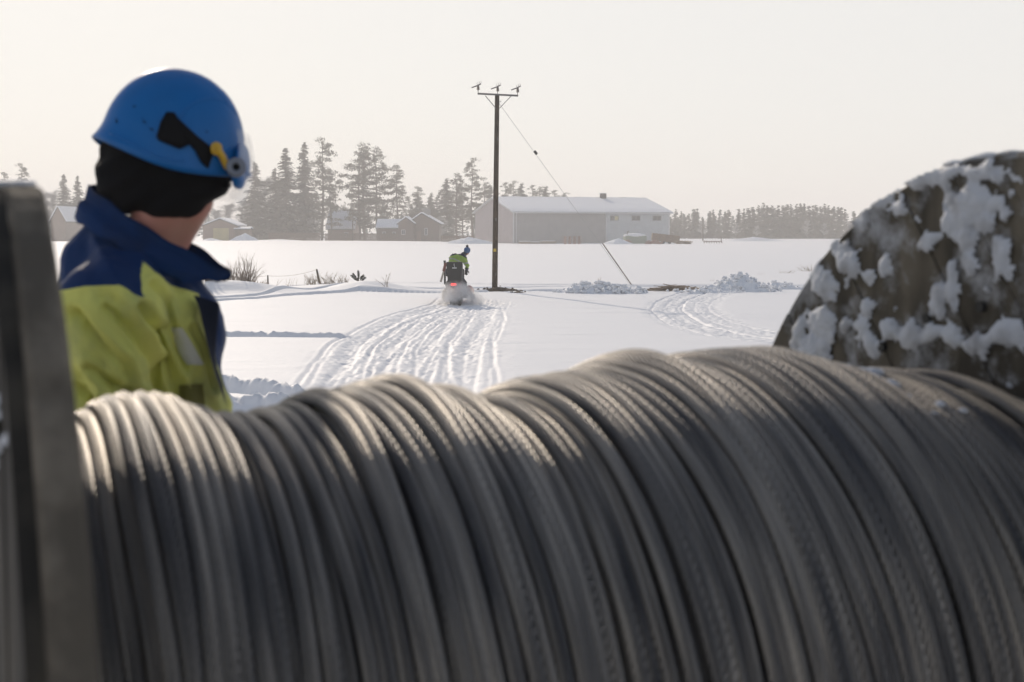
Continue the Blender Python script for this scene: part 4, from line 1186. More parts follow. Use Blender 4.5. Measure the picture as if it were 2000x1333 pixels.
for px, py in ((934, 183.5), (972, 186), (1011, 188)):
    a = P(px, py, PB.y) - pole.location + off
    mb = MB()
    mb.tube([a + Vector((0, 0, .02)), a + Vector((0, 0, .16))], .014, 6)
    prof = [(.035, .13), (.075, .15), (.045, .18), (.07, .2), (.045, .225), (.062, .245), (.04, .27), (.045, .30), (.02, .31)]
    n = 14; vs = [(a.x + r * math.cos(2 * math.pi * k / n), a.y + r * math.sin(2 * math.pi * k / n), a.z + z) for r, z in prof for k in range(n)]
    mb.add(vs, [(i * n + k, i * n + (k + 1) % n, (i + 1) * n + (k + 1) % n, (i + 1) * n + k) for i in range(len(prof) - 1) for k in range(n)] + [tuple((len(prof) - 1) * n + k for k in range(n))])
    i_ = mb.build("insulator", M_INS, pole)
    mb = MB(); t = a + Vector((0, 0, .32))
    mb.tube([t + Vector((-.26, -.05, -.10)), t + Vector((-.02, 0, -.01)), t + Vector((.12, .02, .06))], [.022, .026, .02], 6)
    mb.tube([t + Vector((0, 0, -.02)), t + Vector((.05, 0, .09)), t + Vector((.045, 0, .15))], .009, 5)
    mb.tube([t + Vector((0, 0, 0)), t + Vector((-.05, 0, .06)), t + Vector((-.03, .02, .12))], .008, 5)
    mb.tube([t + Vector((.08, 0, .05)), t + Vector((.13, 0, .13)), t + Vector((.10, 0, .16))], .008, 5)
    mb.build("wire_clamp", M_GALV, i_)
mb = MB(); q = P(966.5, 489, PB.y) - pole.location; mb.box((q.x, -.108, q.z), (.115, .02, .13), bev=.015); mb.build("marker_plate", mat("yellow_plate", (.55, .38, .03), .5), pole)["label"] = "small yellow marker plate"
for py, px in ((272, 971), (429, 968), (536, 967)):
    q = P(px, py, PB.y) - pole.location; mb = MB(); mb.box((q.x + .02, -.104, q.z), (.05, .015, .11)); mb.build("number_plate", M_GALV, pole)
mb = MB(); q = P(974, 200, PB.y) - pole.location; mb.tube([(q.x - .05, -.1, q.z), (q.x + .09, -.14, q.z), (q.x + .09, -.14, q.z + .06)], .012, 6); mb.build("guy_bracket", M_GALV, pole)

ge = G(1236, 556); g1 = P(974, 201, PB.y); g1.y = PB.y
gu = empty("guy_wire", ge, "slanting guy wire from the pole top with a dark insulator and brown guard", "guy wire")
def lerp_px(px):      # point on the wire seen in picture column px
    lo, hi = 0., 1.
    for _ in range(40):
        m = (lo + hi) / 2; w = g1.lerp(ge, m); c = 1000 + F * w.x / (w.y * math.cos(PITCH) - (w.z - CAMZ) * math.sin(PITCH))
        if c < px: lo = m
        else: hi = m
    return g1.lerp(ge, lo)
mb = MB(); mb.tube([g1 - ge, Vector((0, 0, -.2))], .009, 6); mb.build("wire", mat("bright_wire", (.42, .42, .42), .5, .3), gu)
w = lerp_px(1046) - ge; d = (ge - g1).normalized()
mb = MB(); mb.tube([w - d * .10, w - d * .07, w, w + d * .07, w + d * .10], [.02, .065, .05, .065, .02], 10); mb.build("strain_insulator", M_CHIM, gu)
w = lerp_px(1177) - ge
mb = MB(); mb.tube([w, Vector((0, 0, -.1))], .022, 8); mb.build("ground_guard", mat("brown_guard", (.10, .065, .035), .6), gu)

# ------------------------------------------------------------------ shrubs, posts, grass along the lane
def shrub(name, label, px, py, ytop, wpx, seed, stems=26, mat_=None, cat="shrub", r=.015, group=None, up=1.0, forks=5):
    g = G(px, py); g.z = gz(g.x, g.y); H = P(px, ytop, g.y).z - g.z; Wd = wpx / F * g.y / 2
    rng = np.random.default_rng(seed); A_ = []; B_ = []; R_ = []; R2 = []
    for i in range(stems):
        az = rng.uniform(0, 6.28); sp = rng.uniform(.05, 1) ** .8
        tip = np.array([math.cos(az) * sp * Wd, math.sin(az) * sp * Wd * .8, H * rng.uniform(.45, 1.02) * (1 - .25 * sp) * up])
        rs_ = .5 if cat in ('reeds', 'dry grass') else .14; b0 = np.array([rng.normal() * Wd * rs_, rng.normal() * Wd * rs_, -.05]); tip = tip + np.array([b0[0] * .6, b0[1] * .6, 0]); n = 6; prev = b0
        for k in range(1, n + 1):
            t = k / n; p = b0 + (tip - b0) * np.array([t ** 1.3, t ** 1.3, t]) + rng.normal(size=3) * .012 * H
            rr = r * (1 - .7 * t); A_.append(prev); B_.append(p); R_.append(r * (1 - .7 * (k - 1) / n)); R2.append(rr)
            if k > 1:
                for q in range(int(rng.integers(1, forks))):
                    f = prev + (p - prev) * rng.random(); e = f + (p - prev) / (np.linalg.norm(p - prev) + 1e-6) * H * rng.uniform(.06, .22) + rng.normal(size=3) * .06 * H
                    A_.append(f); B_.append(e); R_.append(rr * .7); R2.append(.002)
                    if rng.random() < .6:
                        e2 = f + (e - f) * .6; A_.append(e2); B_.append(e2 + (e - f) * .4 + rng.normal(size=3) * .04 * H); R_.append(rr * .45); R2.append(.0015)
            prev = p
    tw = Leaf(); tw.twigs(np.array(A_), np.array(B_), np.array(R_), np.array(R2))
    return tag(obj(name, tw.mesh(name), mat_ or M_TWIG, None, g), label, cat, group)
shrub("bare_shrub", "large bare upright shrub on the snowy mound right of the worker's collar tip", 458, 570, 508, 66, 1, 30)
shrub("bare_shrub", "bare shrub merging into the right side of the large upright one", 483, 570, 497, 62, 2, 34)
shrub("bare_shrub", "low bare shrub just below the worker's collar tip", 408, 573, 515, 70, 3, 30)
shrub("bare_shrub", "low tangle of thin twigs between the large shrub and the short fence post", 506, 566, 538, 56, 4, 14, up=.8)
shrub("bare_shrub", "leaning twiggy branch lying right of the large shrub", 515, 572, 548, 66, 5, 8, up=.7)
shrub("dry_reeds", "clump of dry reeds left of the leaning fence post", 608, 558, 532, 36, 6, 34, M_DRYGRASS, "reeds", .008, forks=3)
shrub("dry_reeds", "wide band of tall dry reeds right of the leaning fence post", 645, 557, 529, 60, 7, 46, M_DRYGRASS, "reeds", .008, forks=3)
shrub("dry_reeds", "dry reeds thinning out toward the small snowy pine", 672, 557, 534, 26, 8, 16, M_DRYGRASS, "reeds", .008, forks=3)
shrub("sapling", "thin bare sapling right of the small snowy pine", 753, 571, 530, 40, 9, 5, None, "sapling", .010, forks=5)
shrub("dry_grass_tuft", "sparse dry stalks right of the short fence post", 560, 560, 540, 44, 10, 9, M_DRYGRASS, "dry grass", .007, forks=2)
shrub("dry_grass_tuft", "dry stalk tuft behind the long shovelled snow bank", 1166, 556, 537, 22, 11, 8, M_DRYGRASS, "dry grass", .007, forks=3)
shrub("dry_grass_tuft", "dry grass tuft on the open field beside the far drum flange", 1578, 530, 514, 40, 12, 26, M_DRYGRASS, "dry grass", .008, forks=2)
shrub("dry_grass_tuft", "low dry grass on the field left of the tuft beside the drum flange", 1540, 534, 525, 36, 13, 12, M_DRYGRASS, "dry grass", .007, forks=2)
shrub("dry_grass_tuft", "dry twig on the field above the upright snow block", 1488, 537, 532, 16, 14, 4, M_TWIG, "dry grass", .007, forks=2)
shrub("dry_grass_tuft", "dry twig left of the snow heap with the upright block", 1391, 549, 544, 12, 15, 4, M_TWIG, "dry grass", .007, forks=2)
def fpost(px, py, pxt, yt, label, r=.045):
    g = G(px, py); g.z = gz(g.x, g.y) ; t = P(pxt, yt, g.y)
    mb = MB(); d = t - g; mb.tube([-d * .2, d * .5, d], [r, r, r * .85], 9); mb.tube([d, d + Vector((0, 0, .03))], [r * .8, r * .3], 9)
    tag(obj("fence_post", mb.mesh("fence_post"), mat("old_post", (.06, .045, .035), .9, bump=(30, .5, .01)), None, g), label, "fence post"); return t
t1 = fpost(523.5, 556, 523, 539, "short dark fence post behind the shrubs", .035)
t2 = fpost(624.5, 555, 618.5, 527, "tall fence post leaning left among the dry reeds", .05)
t3 = fpost(446, 556, 445.5, 541, "fence post half hidden in the bare shrubs", .03)
mb = MB()
for a, b, sag in ((t1, t2, .12), (t3, t1, .05)):
    mb.tube([a.lerp(b, k / 10) - Vector((0, 0, sag * 4 * (k / 10) * (1 - k / 10))) for k in range(11)], .006, 5)
tag(obj("fence_wire", mb.mesh("fence_wire"), M_TWIG), "thin sagging fence wire running from post to post past the shrubs", "wire")
# small snowy pine seedling
g = G(700, 566); g.z = gz(g.x, g.y)
sp_ = empty("pine_sapling", g, "small stubby pine sapling dusted with snow on the drift", "pine sapling")
mb = MB(); mb.tube([(0, 0, -.1), (.01, 0, .25), (0, 0, .5)], [.03, .025, .015], 7)
lf = Leaf(); rng = np.random.default_rng(5)
tips = [((0, 0, .22), (0, 0, .55))] + [((0, 0, .08 + .03 * k), (math.cos(a) * .24, math.sin(a) * .2, .30 + .08 * (k % 3))) for k, a in enumerate(np.linspace(0, 6.28, 9)[:-1])]
for a, b in tips:
    a = np.array(a); b = np.array(b); mb.tube([tuple(a), tuple(b)], [.014, .008], 5)
    n = 170; t = rng.uniform(.35, 1.05, (n, 1)) ** .8; c = a + (b - a) * t; d = rand_dirs(rng, n) * .6 + (b - a) / np.linalg.norm(b - a) * .8
    lf.twigs(c, c + d * .09, .006, .003)
mb.build("trunk", M_BARK, sp_); obj("crown", lf.mesh("crown"), mat("snowy_needles", (.10, .10, .07), .8, var=(9, (.45, .45, .45), .5, .65)), sp_)

# ------------------------------------------------------------------ snowmobile, rider and gear
SY = 48.0; SXC = P(889, 560, SY).x; SZ = gz(SXC, SY) - .02
def S(px, py, dy=0): return P(px, py, SY + dy) - Vector((SXC, SY, SZ))
sm = empty("snowmobile", (SXC, SY, SZ), "snowmobile seen from behind, throwing up powder as it drives away", "snowmobile")
M_BLK = mat("black_plastic", (.018, .018, .018), .55, bump=(25, .2, .004))
M_RED = mat("red_cowl", (.28, .03, .02), .35); M_TUN = mat("tunnel_metal", (.10, .10, .10), .5, .6)
mb = MB(); mb.box((0, 1.0, .36), (.44, 1.9, .28), bev=.04); mb.build("tunnel", M_TUN, sm)
mb = MB(); mb.tube([(0, 0, 0)] * 1 + [(0, 0, 0)], .01, 3) if False else None
trk = [(math.cos(a) * .16 * (1) + (1.75 if k < 12 else .2), .17 + math.sin(a) * .15) for k, a in enumerate(list(np.linspace(-math.pi / 2, math.pi / 2, 12)) + list(np.linspace(math.pi / 2, 1.5 * math.pi, 12)))]
vs = [(x, y, z) for x in (-.19, .19) for y, z in trk]; n = len(trk)
mb.add(vs, [tuple(range(n)), tuple(range(2 * n - 1, n - 1, -1))] + [(i, n + i, n + (i + 1) % n, (i + 1) % n) for i in range(n)])
for k in range(18): mb.box((0, .2 + k * .095, .015), (.36, .02, .05))
for k in range(3): mb.box((0, .02, .08 + k * .09), (.36, .05, .02))
mb.build("track", M_BLK, sm)
mb = MB(); mb.box((0, .03, .30), (.46, .02, .30), bev=.008); mb.build("snow_flap", M_BLK, sm)
mb = MB(); mb.box((0, 1.15, .62), (.36, 1.1, .22), bev=.07); mb.build("seat", M_BLK, sm)
mb = MB(); mb.cap((0, 1.9, .55), (0, 2.75, .38), .34, .16, 18); mb.box((0, 2.1, .45), (.82, .95, .30), bev=.12); co = mb.build("cowl", M_RED, sm, smooth=True)
mb = MB(); mb.box((0, 2.0, 1.0), (.46, .03, .34), Matrix.Translation((0, .35, 0)) @ Matrix.Rotation(0, 4, 'X'), bev=.01); mb.build("windscreen", mat("tinted_screen", (.05, .05, .05), .2), sm)
mb = MB(); mb.tube([(-.36, 1.72, 1.0), (-.15, 1.85, 1.02), (.15, 1.85, 1.02), (.36, 1.72, 1.0)], .016, 8); mb.tube([(0, 1.85, 1.02), (0, 2.1, .6)], .025, 8); mb.build("handlebar", M_BLK, sm)
for sgn in (-1, 1):
    mb = MB(); xk = sgn * .52
    pts = [(xk, 1.7, .03), (xk, 2.7, .03), (xk, 2.95, .12), (xk, 3.05, .26)]
    for a, b in zip(pts[:-1], pts[1:]):
        dv = Vector(b) - Vector(a); mb.box((0, 0, 0), (.13, dv.length, .02), Matrix.Translation((Vector(a) + Vector(b)) / 2) @ Matrix.Rotation(math.atan2(dv.z, dv.y), 4, 'X'))
    mb.tube([(xk, 2.2, .03), (xk * .75, 2.2, .4), (sgn * .2, 2.2, .45)], .025, 8)
    mb.build("ski", M_BLK, sm)
    mb = MB(); mb.box((sgn * .30, 1.1, .26), (.16, 1.5, .03), bev=.01); mb.build("running_board", M_TUN, sm)
# side panels seen either side of the tunnel (pale, snow-dusted)
mb = MB(); q = S(862, 572); mb.box((-.36, .6, .36), (.16, 1.0, .42), bev=.07); mb.build("side_panel", mat("pale_panel", (.42, .40, .36), .6, var=(6, (.2, .17, .14), .45, .6)), sm)
mb = MB(); mb.cap((.42, 1.5, .50), (.44, 2.2, .40), .13, .15, 14); w = mb.build("side_panel", M_RED, sm, smooth=True); w["label"] = "dark red right side panel"
q = S(886, 556)
mb = MB(); mb.box((q.x, -.02, q.z), (.20, .05, .085), bev=.02)
ml = bpy.data.materials.new("tail_light"); ml.use_nodes = True; bb_ = ml.node_tree.nodes["Principled BSDF"]
bb_.inputs["Base Color"].default_value = (.6, .03, .03, 1); bb_.inputs["Emission Color"].default_value = (1, .10, .09, 1); bb_.inputs["Emission Strength"].default_value = 1.1
mb.build("tail_light", ml, sm)
# backrest rack frame
mb = MB()
for px in (870.5, 903.5):
    a = S(px, 552); b = S(px, 515); mb.tube([(a.x, .0, a.z - .12), (a.x, .0, b.z)], .013, 6)
mb.tube([(S(870.5, 552).x, 0, S(870, 553).z), (S(903.5, 552).x, 0, S(903, 553).z)], .013, 6); mb.build("rack", M_GALV, sm)
# black carrying box strapped on the rack
bx0 = S(872, 552); bx1 = S(903, 515)
bp_ = Vector((SXC + (bx0.x + bx1.x) / 2, SY + .22, SZ + bx0.z))
bxo = empty("carrying_box", bp_, "black tapered carrying box standing on the rear rack of the snowmobile", "box")
Wb = bx1.x - bx0.x; Hb = bx1.z - bx0.z
mb = MB(); y0, y1 = -.20, .16
vs = [(-Wb * .42, y0, 0), (Wb * .42, y0, 0), (Wb * .42, y1, 0), (-Wb * .42, y1, 0), (-Wb * .52, y0, Hb), (Wb * .52, y0, Hb), (Wb * .52, y1, Hb), (-Wb * .52, y1, Hb)]
mb.add(vs, [(3, 2, 1, 0), (4, 5, 6, 7), (0, 1, 5, 4), (1, 2, 6, 5), (2, 3, 7, 6), (3, 0, 4, 7)])
b_ = mb.build("body", M_BLK, bxo, bevel=.03)
mb = MB(); mb.box((0, (y0 + y1) / 2, Hb + .02), (Wb * 1.07, y1 - y0 + .04, .05), bev=.02); mb.build("lid", M_BLK, bxo)
M_WHT = mat("white_mark", (.62, .62, .62), .5)
mb = MB(); mb.box((0, y0 - .012, Hb * .76), (.15, .008, .034), bev=.004); mb.build("name_plate", M_WHT, bxo)["label"] = "small white lettering strip"
mb = MB(); q = Hb * .90
mb.tube([(-.008, y0 - .012, q + .06), (-.012, y0 - .012, q), (.014, y0 - .012, q - .035), (0, y0 - .012, q - .06)], .009, 6); mb.build("emblem", M_WHT, bxo)
# shovel and black tube on the left
a = S(869, 556, .1); b = S(868.5, 511, .1)
tb = empty("black_tube", Vector((SXC, SY, SZ)) + Vector((a.x, .12, a.z)), "black tube standing upright at the left side of the carrying box", "tube")
mb = MB(); mb.tube([(0, 0, 0), (b.x - a.x, 0, b.z - a.z)], .036, 10); mb.build("pipe", M_BLK, tb)
mb = MB(); mb.tube([(b.x - a.x, 0, b.z - a.z - .02), (b.x - a.x, 0, b.z - a.z + .03)], .042, 10); mb.build("cap", M_BLK, tb)
a = S(861, 551, .0); m_ = S(866.5, 530, .0); b = S(870.5, 514, .0)
sh = empty("shovel", Vector((SXC, SY, SZ)) + Vector((a.x, -.02, a.z)), "pale shafted tool with a reddish upper half slanting behind the black tube", "tool")
mb = MB(); mb.tube([(0, 0, 0), m_ - a], [.04, .028], 8); mb.build("blade", mat("pale_shaft", (.40, .36, .31), .6), sh)
mb = MB(); mb.tube([m_ - a, b - a], [.05, .045], 8); mb.build("grip", mat("reddish_grip", (.16, .045, .03), .6), sh)

def hand(mb, c, d, nrm, s=1.0, curl=.6):
    """five-fingered glove: palm at c pointing along d, palm normal nrm"""
    c = Vector(c); d = Vector(d).normalized(); nrm = (Vector(nrm) - d * Vector(nrm).dot(d)).normalized(); sd = d.cross(nrm)
    for k in range(4):
        o = c + sd * (k - 1.5) * .021 * s
        mb.cap(o - d * .01 * s, o + d * .07 * s, .019 * s, .017 * s, 8)
        L = (.072, .082, .077, .060)[k] * s; p = o + d * .075 * s; dd = d
        for j in range(3):
            dd = (dd + nrm * curl * (.5 + .2 * j)).normalized(); q = p + dd * L * (.45, .32, .25)[j]
            mb.cap(p, q, (.0125 - .001 * j) * s, (.0115 - .001 * j) * s, 8); p = q
    p = c - sd * .035 * s + d * .01 * s; q = p + (d * .6 - sd * .6 + nrm * .4).normalized() * .05 * s; r = q + (d * .8 + nrm * .6).normalized() * .035 * s
    mb.cap(p, q, .017 * s, .014 * s, 8); mb.cap(q, r, .013 * s, .011 * s, 8)

M_SKIN = mat("skin", (.42, .22, .16), .5, bump=(60, .1, .002), var=(9, (.48, .20, .16), .4, .7))
def head_blobs(mb, c, fwd, up, s=1.0):
    """skull, jaw, nose, ears, brow"""
    c = Vector(c); f = Vector(fwd).normalized(); u = (Vector(up) - f * Vector(up).dot(f)).normalized(); l = u.cross(f)
    R = Matrix((f, l, u)).transposed()
    def q(x, y, z): return c + R @ Vector((x, y, z)) * s
    M4 = R.to_4x4()
    mb.ball(q(-.01, 0, .03), (.098 * s, .078 * s, .095 * s), 20, 14, M4)
    mb.ball(q(.025, 0, -.04), (.068 * s, .060 * s, .072 * s), 16, 12, M4)
    mb.cap(q(.02, .03, -.085), q(.065, .005, -.10), .028 * s, .022 * s, 10); mb.cap(q(.02, -.03, -.085), q(.065, -.005, -.10), .028 * s, .022 * s, 10)
    mb.cap(q(.088, 0, .012), q(.108, 0, -.028), .010 * s, .014 * s, 8)
    mb.cap(q(.082, -.03, .022), q(.082, .03, .022), .013 * s, .013 * s, 8)
    mb.cap(q(.082, -.018, -.062), q(.082, .018, -.062), .010 * s, .010 * s, 8)
    for sg in (-1, 1): mb.ball(q(-.005, sg * .078, -.005), (.022 * s, .010 * s, .034 * s), 10, 8, M4)
    return q, R

# ---- rider: leaning right, looking down past the machine
rd_loc = Vector((SXC, SY, SZ))
mb = MB()
hips = Vector((.02, .72, .92)); chest = S(889, 508, .85); chest = Vector((chest.x, .85, chest.z)); neck = S(905, 499, .9); neck = Vector((neck.x, .9, neck.z))
hc = S(912, 491.5, .9); hc = Vector((hc.x, .92, hc.z))
shL = Vector((S(882, 506).x, .95, S(882, 506).z)); shR = Vector((S(905, 507).x, .78, S(905, 507).z))
elR = Vector((S(911, 520).x, .82, S(911, 521).z)); haR = Vector((S(909, 530).x, 1.05, S(909, 531).z))
elL = Vector((-.32, 1.3, 1.1)); haL = Vector((-.34, 1.68, 1.02))
mb.cap(hips, chest, .15, .17); mb.cap(chest, neck, .14, .07); mb.cap(neck, hc, .055, .06)
for s_, e_, h_ in ((shL, elL, haL), (shR, elR, haR)):
    mb.cap(chest, s_, .10, .075); mb.cap(s_, e_, .062, .048); mb.cap(e_, h_, .045, .034)
for sg in (-1, 1):
    kn = Vector((sg * .27, 1.15, .72)); ft = Vector((sg * .31, .85, .36))
    mb.cap(hips + Vector((sg * .09, 0, 0)), kn, .10, .068); mb.cap(kn, ft, .062, .045); mb.cap(ft, ft + Vector((0, .2, -.04)), .05, .045)
head_blobs(mb, hc, (.55, .45, -.55), (.35, .1, 1), 1.05)
person2 = obj("person", remesh(mb, .016, 3, "rider_body"), M_SKIN, None, rd_loc)
tag(person2, "rider in lime green jacket and blue bobble hat leaning right on the snowmobile", "person")
mb = MB(); sc_ = 1.0
mb.cap(hips + Vector((0, 0, .05)), chest, .21, .23); mb.cap(chest, neck - Vector((.05, 0, .05)), .21, .12); mb.cap(neck - Vector((.05, 0, .03)), hc - Vector((.035, 0, .05)), .11, .075)
for s_, e_, h_ in ((shL, elL, haL), (shR, elR, haR)):
    mb.cap(chest, s_, .14, .105); mb.cap(s_, e_, .095, .075); mb.cap(e_, e_.lerp(h_, .85), .072, .058)
jm = remesh(mb, .018, 3, "jacket"); co_ = get_co(jm); no_ = get_no(jm)
co_ = co_ + no_ * (.012 * np.sin(co_[:, 2:3] * 45 + co_[:, 0:1] * 30) * np.sin(co_[:, 0:1] * 22 + 1))
set_co(jm, co_)
px_ = 1000 + (co_[:, 0] + SXC) / (co_[:, 1] + SY) * F; py_ = HOR - (co_[:, 2] + SZ - CAMZ) / (co_[:, 1] + SY) * F
# navy shoulders: above the slanting seam; navy cuffs and left sleeve end
navy = np.maximum(np.interp(px_, [878, 893, 903, 912], [501, 496.8, 500, 505]) - py_, py_ - 524)
band = np.maximum(1.3 - np.abs(py_ - np.interp(px_, [876, 886, 896, 906, 915], [505, 505.5, 510, 516, 512])), 1.2 - np.abs(py_ - 514.5))
attr(jm, "navy", navy); attr(jm, "band", band)
def jacket_mat(name, yellow, navy_c, band_name=None, dirt=0):
    m = bpy.data.materials.new(name); m.use_nodes = True; nt = m.node_tree; n = nt.nodes; l = nt.links; b = n["Principled BSDF"]
    b.inputs["Roughness"].default_value = .75; b.inputs["Specular IOR Level"].default_value = .25
    tc = n.new("ShaderNodeTexCoord")
    no = n.new("ShaderNodeTexNoise"); no.inputs["Scale"].default_value = 9; no.inputs["Detail"].default_value = 5; l.new(tc.outputs["Object"], no.inputs["Vector"])
    r = n.new("ShaderNodeMapRange"); r.inputs[1].default_value = .5; r.inputs[2].default_value = .72; l.new(no.outputs[0], r.inputs[0])
    r.inputs[4].default_value = .55 if dirt else .2
    x0 = n.new("ShaderNodeMix"); x0.data_type = 'RGBA'; x0.inputs[6].default_value = (*yellow, 1); x0.inputs[7].default_value = (yellow[0] * .45, yellow[1] * .5, yellow[2] * .9 + .01, 1); l.new(r.outputs[0], x0.inputs[0])
    a = n.new("ShaderNodeAttribute"); a.attribute_name = "navy"
    gt = n.new("ShaderNodeMath"); gt.operation = 'GREATER_THAN'; gt.inputs[1].default_value = 0; l.new(a.outputs["Fac"], gt.inputs[0])
    x = n.new("ShaderNodeMix"); x.data_type = 'RGBA'; l.new(gt.outputs[0], x.inputs[0]); l.new(x0.outputs[2], x.inputs[6]); x.inputs[7].default_value = (*navy_c, 1)
    out = x
    if band_name:
        a2 = n.new("ShaderNodeAttribute"); a2.attribute_name = band_name
        g2 = n.new("ShaderNodeMath"); g2.operation = 'GREATER_THAN'; g2.inputs[1].default_value = 0; l.new(a2.outputs["Fac"], g2.inputs[0])
        y = n.new("ShaderNodeMix"); y.data_type = 'RGBA'; l.new(g2.outputs[0], y.inputs[0]); l.new(x.outputs[2], y.inputs[6]); y.inputs[7].default_value = (.34, .35, .33, 1); out = y
    l.new(out.outputs[2], b.inputs["Base Color"])
    n2 = n.new("ShaderNodeTexNoise"); n2.inputs["Scale"].default_value = 7; n2.inputs["Detail"].default_value = 4; l.new(tc.outputs["Object"], n2.inputs["Vector"])
    bp = n.new("ShaderNodeBump"); bp.inputs["Strength"].default_value = .8; bp.inputs["Distance"].default_value = .03; l.new(n2.outputs[0], bp.inputs["Height"]); l.new(bp.outputs[0], b.inputs["Normal"])
    return m
obj("jacket", jm, jacket_mat("lime_jacket", (.27, .40, .07), (.015, .022, .045), "band"), person2)
mb = MB()
mb.cap(hips, hips + Vector((0, 0, .08)), .18, .17)
for sg in (-1, 1):
    kn = Vector((sg * .27, 1.15, .72)); ft = Vector((sg * .31, .85, .36))
    mb.cap(hips + Vector((sg * .09, 0, 0)), kn, .13, .095); mb.cap(kn, ft, .09, .07)
obj("trousers", remesh(mb, .018, 3, "trousers"), mat("navy_trousers", (.012, .016, .03), .8), person2)
for sg in (-1, 1):
    ft = Vector((sg * .31, .85, .36)); mb = MB(); mb.cap(ft + Vector((0, 0, .06)), ft, .072, .07, 12); mb.cap(ft + Vector((0, 0, -.02)), ft + Vector((0, .2, -.05)), .062, .055, 12)
    obj("boot", mb.mesh("boot", True), M_BLK, person2)
for h_, e_ in ((haR, elR), (haL, elL)):
    mb = MB(); d_ = (h_ - e_).normalized(); hand(mb, h_, d_, (0, .3, -1), 1.25, .8); mb.cap(h_ - d_ * .06, h_, .052, .045)
    obj("glove", remesh(mb, .007, 1, "glove"), M_BLK, person2)
mb = MB(); up_ = Vector((.25, -.1, 1)).normalized()
hat = MB(); hat.ball(hc + up_ * .045 + Vector((-.005, -.02, 0)), (.116, .122, .112), 20, 14); hm_ = remesh(hat, .012, 2, "hat")
obj("bobble_hat", hm_, mat("blue_knit", (.04, .10, .24), .9, bump=(60, .6, .01), var=(16, (.10, .17, .30), .5, .6)), person2)
mb.ball(hc + up_ * .185 + Vector((-.035, -.02, 0)), .048, 12, 8); obj("bobble", mb.mesh("bobble", True), mat("dark_bobble", (.03, .02, .03), .95, bump=(80, 1, .01)), person2)

# powder thrown up behind the machine
def puff():
    mb = MB(); rs = random.Random(2)
    for px, py, dy, r in ((872, 572, -.1, .34), (884, 570, -.2, .36), (898, 566, -.1, .36), (906, 574, .0, .34), (920, 580, .2, .28), (936, 586, .4, .3), (880, 585, -.5, .25), (895, 586, -.4, .26), (868, 586, -.2, .2), (908, 560, .2, .18), (874, 556, 0, .14), (893, 557, -.1, .16)):
        q = P(px, py, SY + dy); mb.ball(q, r * 1.15, 14, 10)
    return remesh(mb, .04, 4, "snow_spray")
pm = bpy.data.materials.new("powder_cloud"); pm.use_nodes = True; n = pm.node_tree.nodes; l = pm.node_tree.links; n.clear()
out_ = n.new("ShaderNodeOutputMaterial"); pv = n.new("ShaderNodeVolumePrincipled"); tc = n.new("ShaderNodeTexCoord")
no = n.new("ShaderNodeTexNoise"); no.inputs["Scale"].default_value = 2.6; no.inputs["Detail"].default_value = 5; no.inputs["Roughness"].default_value = .6
l.new(tc.outputs["Object"], no.inputs["Vector"])
r = n.new("ShaderNodeMapRange"); r.inputs[1].default_value = .36; r.inputs[2].default_value = .66; r.inputs[3].default_value = 0; r.inputs[4].default_value = 10
l.new(no.outputs[0], r.inputs[0]); acc = None
for px, py, dy, rad in ((872, 572, -.1, .30), (885, 568, -.2, .34), (899, 566, -.1, .30), (910, 574, .0, .32), (924, 581, .2, .32), (880, 586, -.4, .24), (898, 586, -.3, .22), (868, 588, -.2, .16), (938, 587, .3, .24)):
    vd = n.new("ShaderNodeVectorMath"); vd.operation = 'DISTANCE'; vd.inputs[1].default_value = P(px, py, SY + dy); l.new(tc.outputs["Object"], vd.inputs[0])
    q = n.new("ShaderNodeMapRange"); q.inputs[1].default_value = rad * 1.12; q.inputs[2].default_value = 0; q.inputs[3].default_value = 0; q.inputs[4].default_value = 1; l.new(vd.outputs["Value"], q.inputs[0])
    if acc is None: acc = q.outputs[0]
    else:
        ad = n.new("ShaderNodeMath"); ad.operation = 'ADD'; l.new(acc, ad.inputs[0]); l.new(q.outputs[0], ad.inputs[1]); acc = ad.outputs[0]
mu = n.new("ShaderNodeMath"); mu.operation = 'MULTIPLY'; l.new(acc, mu.inputs[0]); l.new(r.outputs[0], mu.inputs[1])
l.new(mu.outputs[0], pv.inputs["Density"]); pv.inputs["Color"].default_value = (.99, .98, .97, 1); pv.inputs["Anisotropy"].default_value = .1
l.new(pv.outputs[0], out_.inputs["Volume"])
spray = obj("snow_spray", puff(), pm); tag(spray, "cloud of powder snow thrown up behind the snowmobile", "snow spray", kind="stuff")

# ------------------------------------------------------------------ the worker beside the drum
WY = 3.16
def W(px, py, Y=WY): return P(px, py, Y)
wk = Vector((P(290, 600, WY).x, WY, gz(P(290, 600, WY).x, WY)))
K = WY / F       # metres per picture pixel at his depth
mb = MB()
HC = W(333, 292, WY + .02)                       # head centre
fwd = Vector((.86, .40, -.30)).normalized(); upv = Vector((.26, .05, 1)).normalized()
nb = W(275, 520, WY + .03)
mb.cap(W(318, 400, WY + .0), W(285, 520, WY + .03), .062, .062)
hq, hR = head_blobs(mb, HC, fwd, upv, 1.16)
mb.cap(W(382, 392, WY + .02), W(335, 490, WY + .02), .042, .030)
chest = W(290, 680, WY + .10); pel = W(290, 1120, WY + .12)
shn = W(212, 590, WY - .12); shf = W(272, 560, WY + .30)
mb.cap(nb, chest, .08, .14); mb.cap(chest, pel, .14, .135); mb.cap(chest, shn, .10, .07); mb.cap(chest, shf, .10, .07)
eln = W(212, 850, WY - .14); han = W(265, 1085, WY - .10); elf = W(330, 840, WY + .34); haf = W(395, 1060, WY + .34)
for s_, e_, h_ in ((shn, eln, han), (shf, elf, haf)): mb.cap(s_, e_, .058, .045); mb.cap(e_, h_, .043, .032)
gnd = wk.z
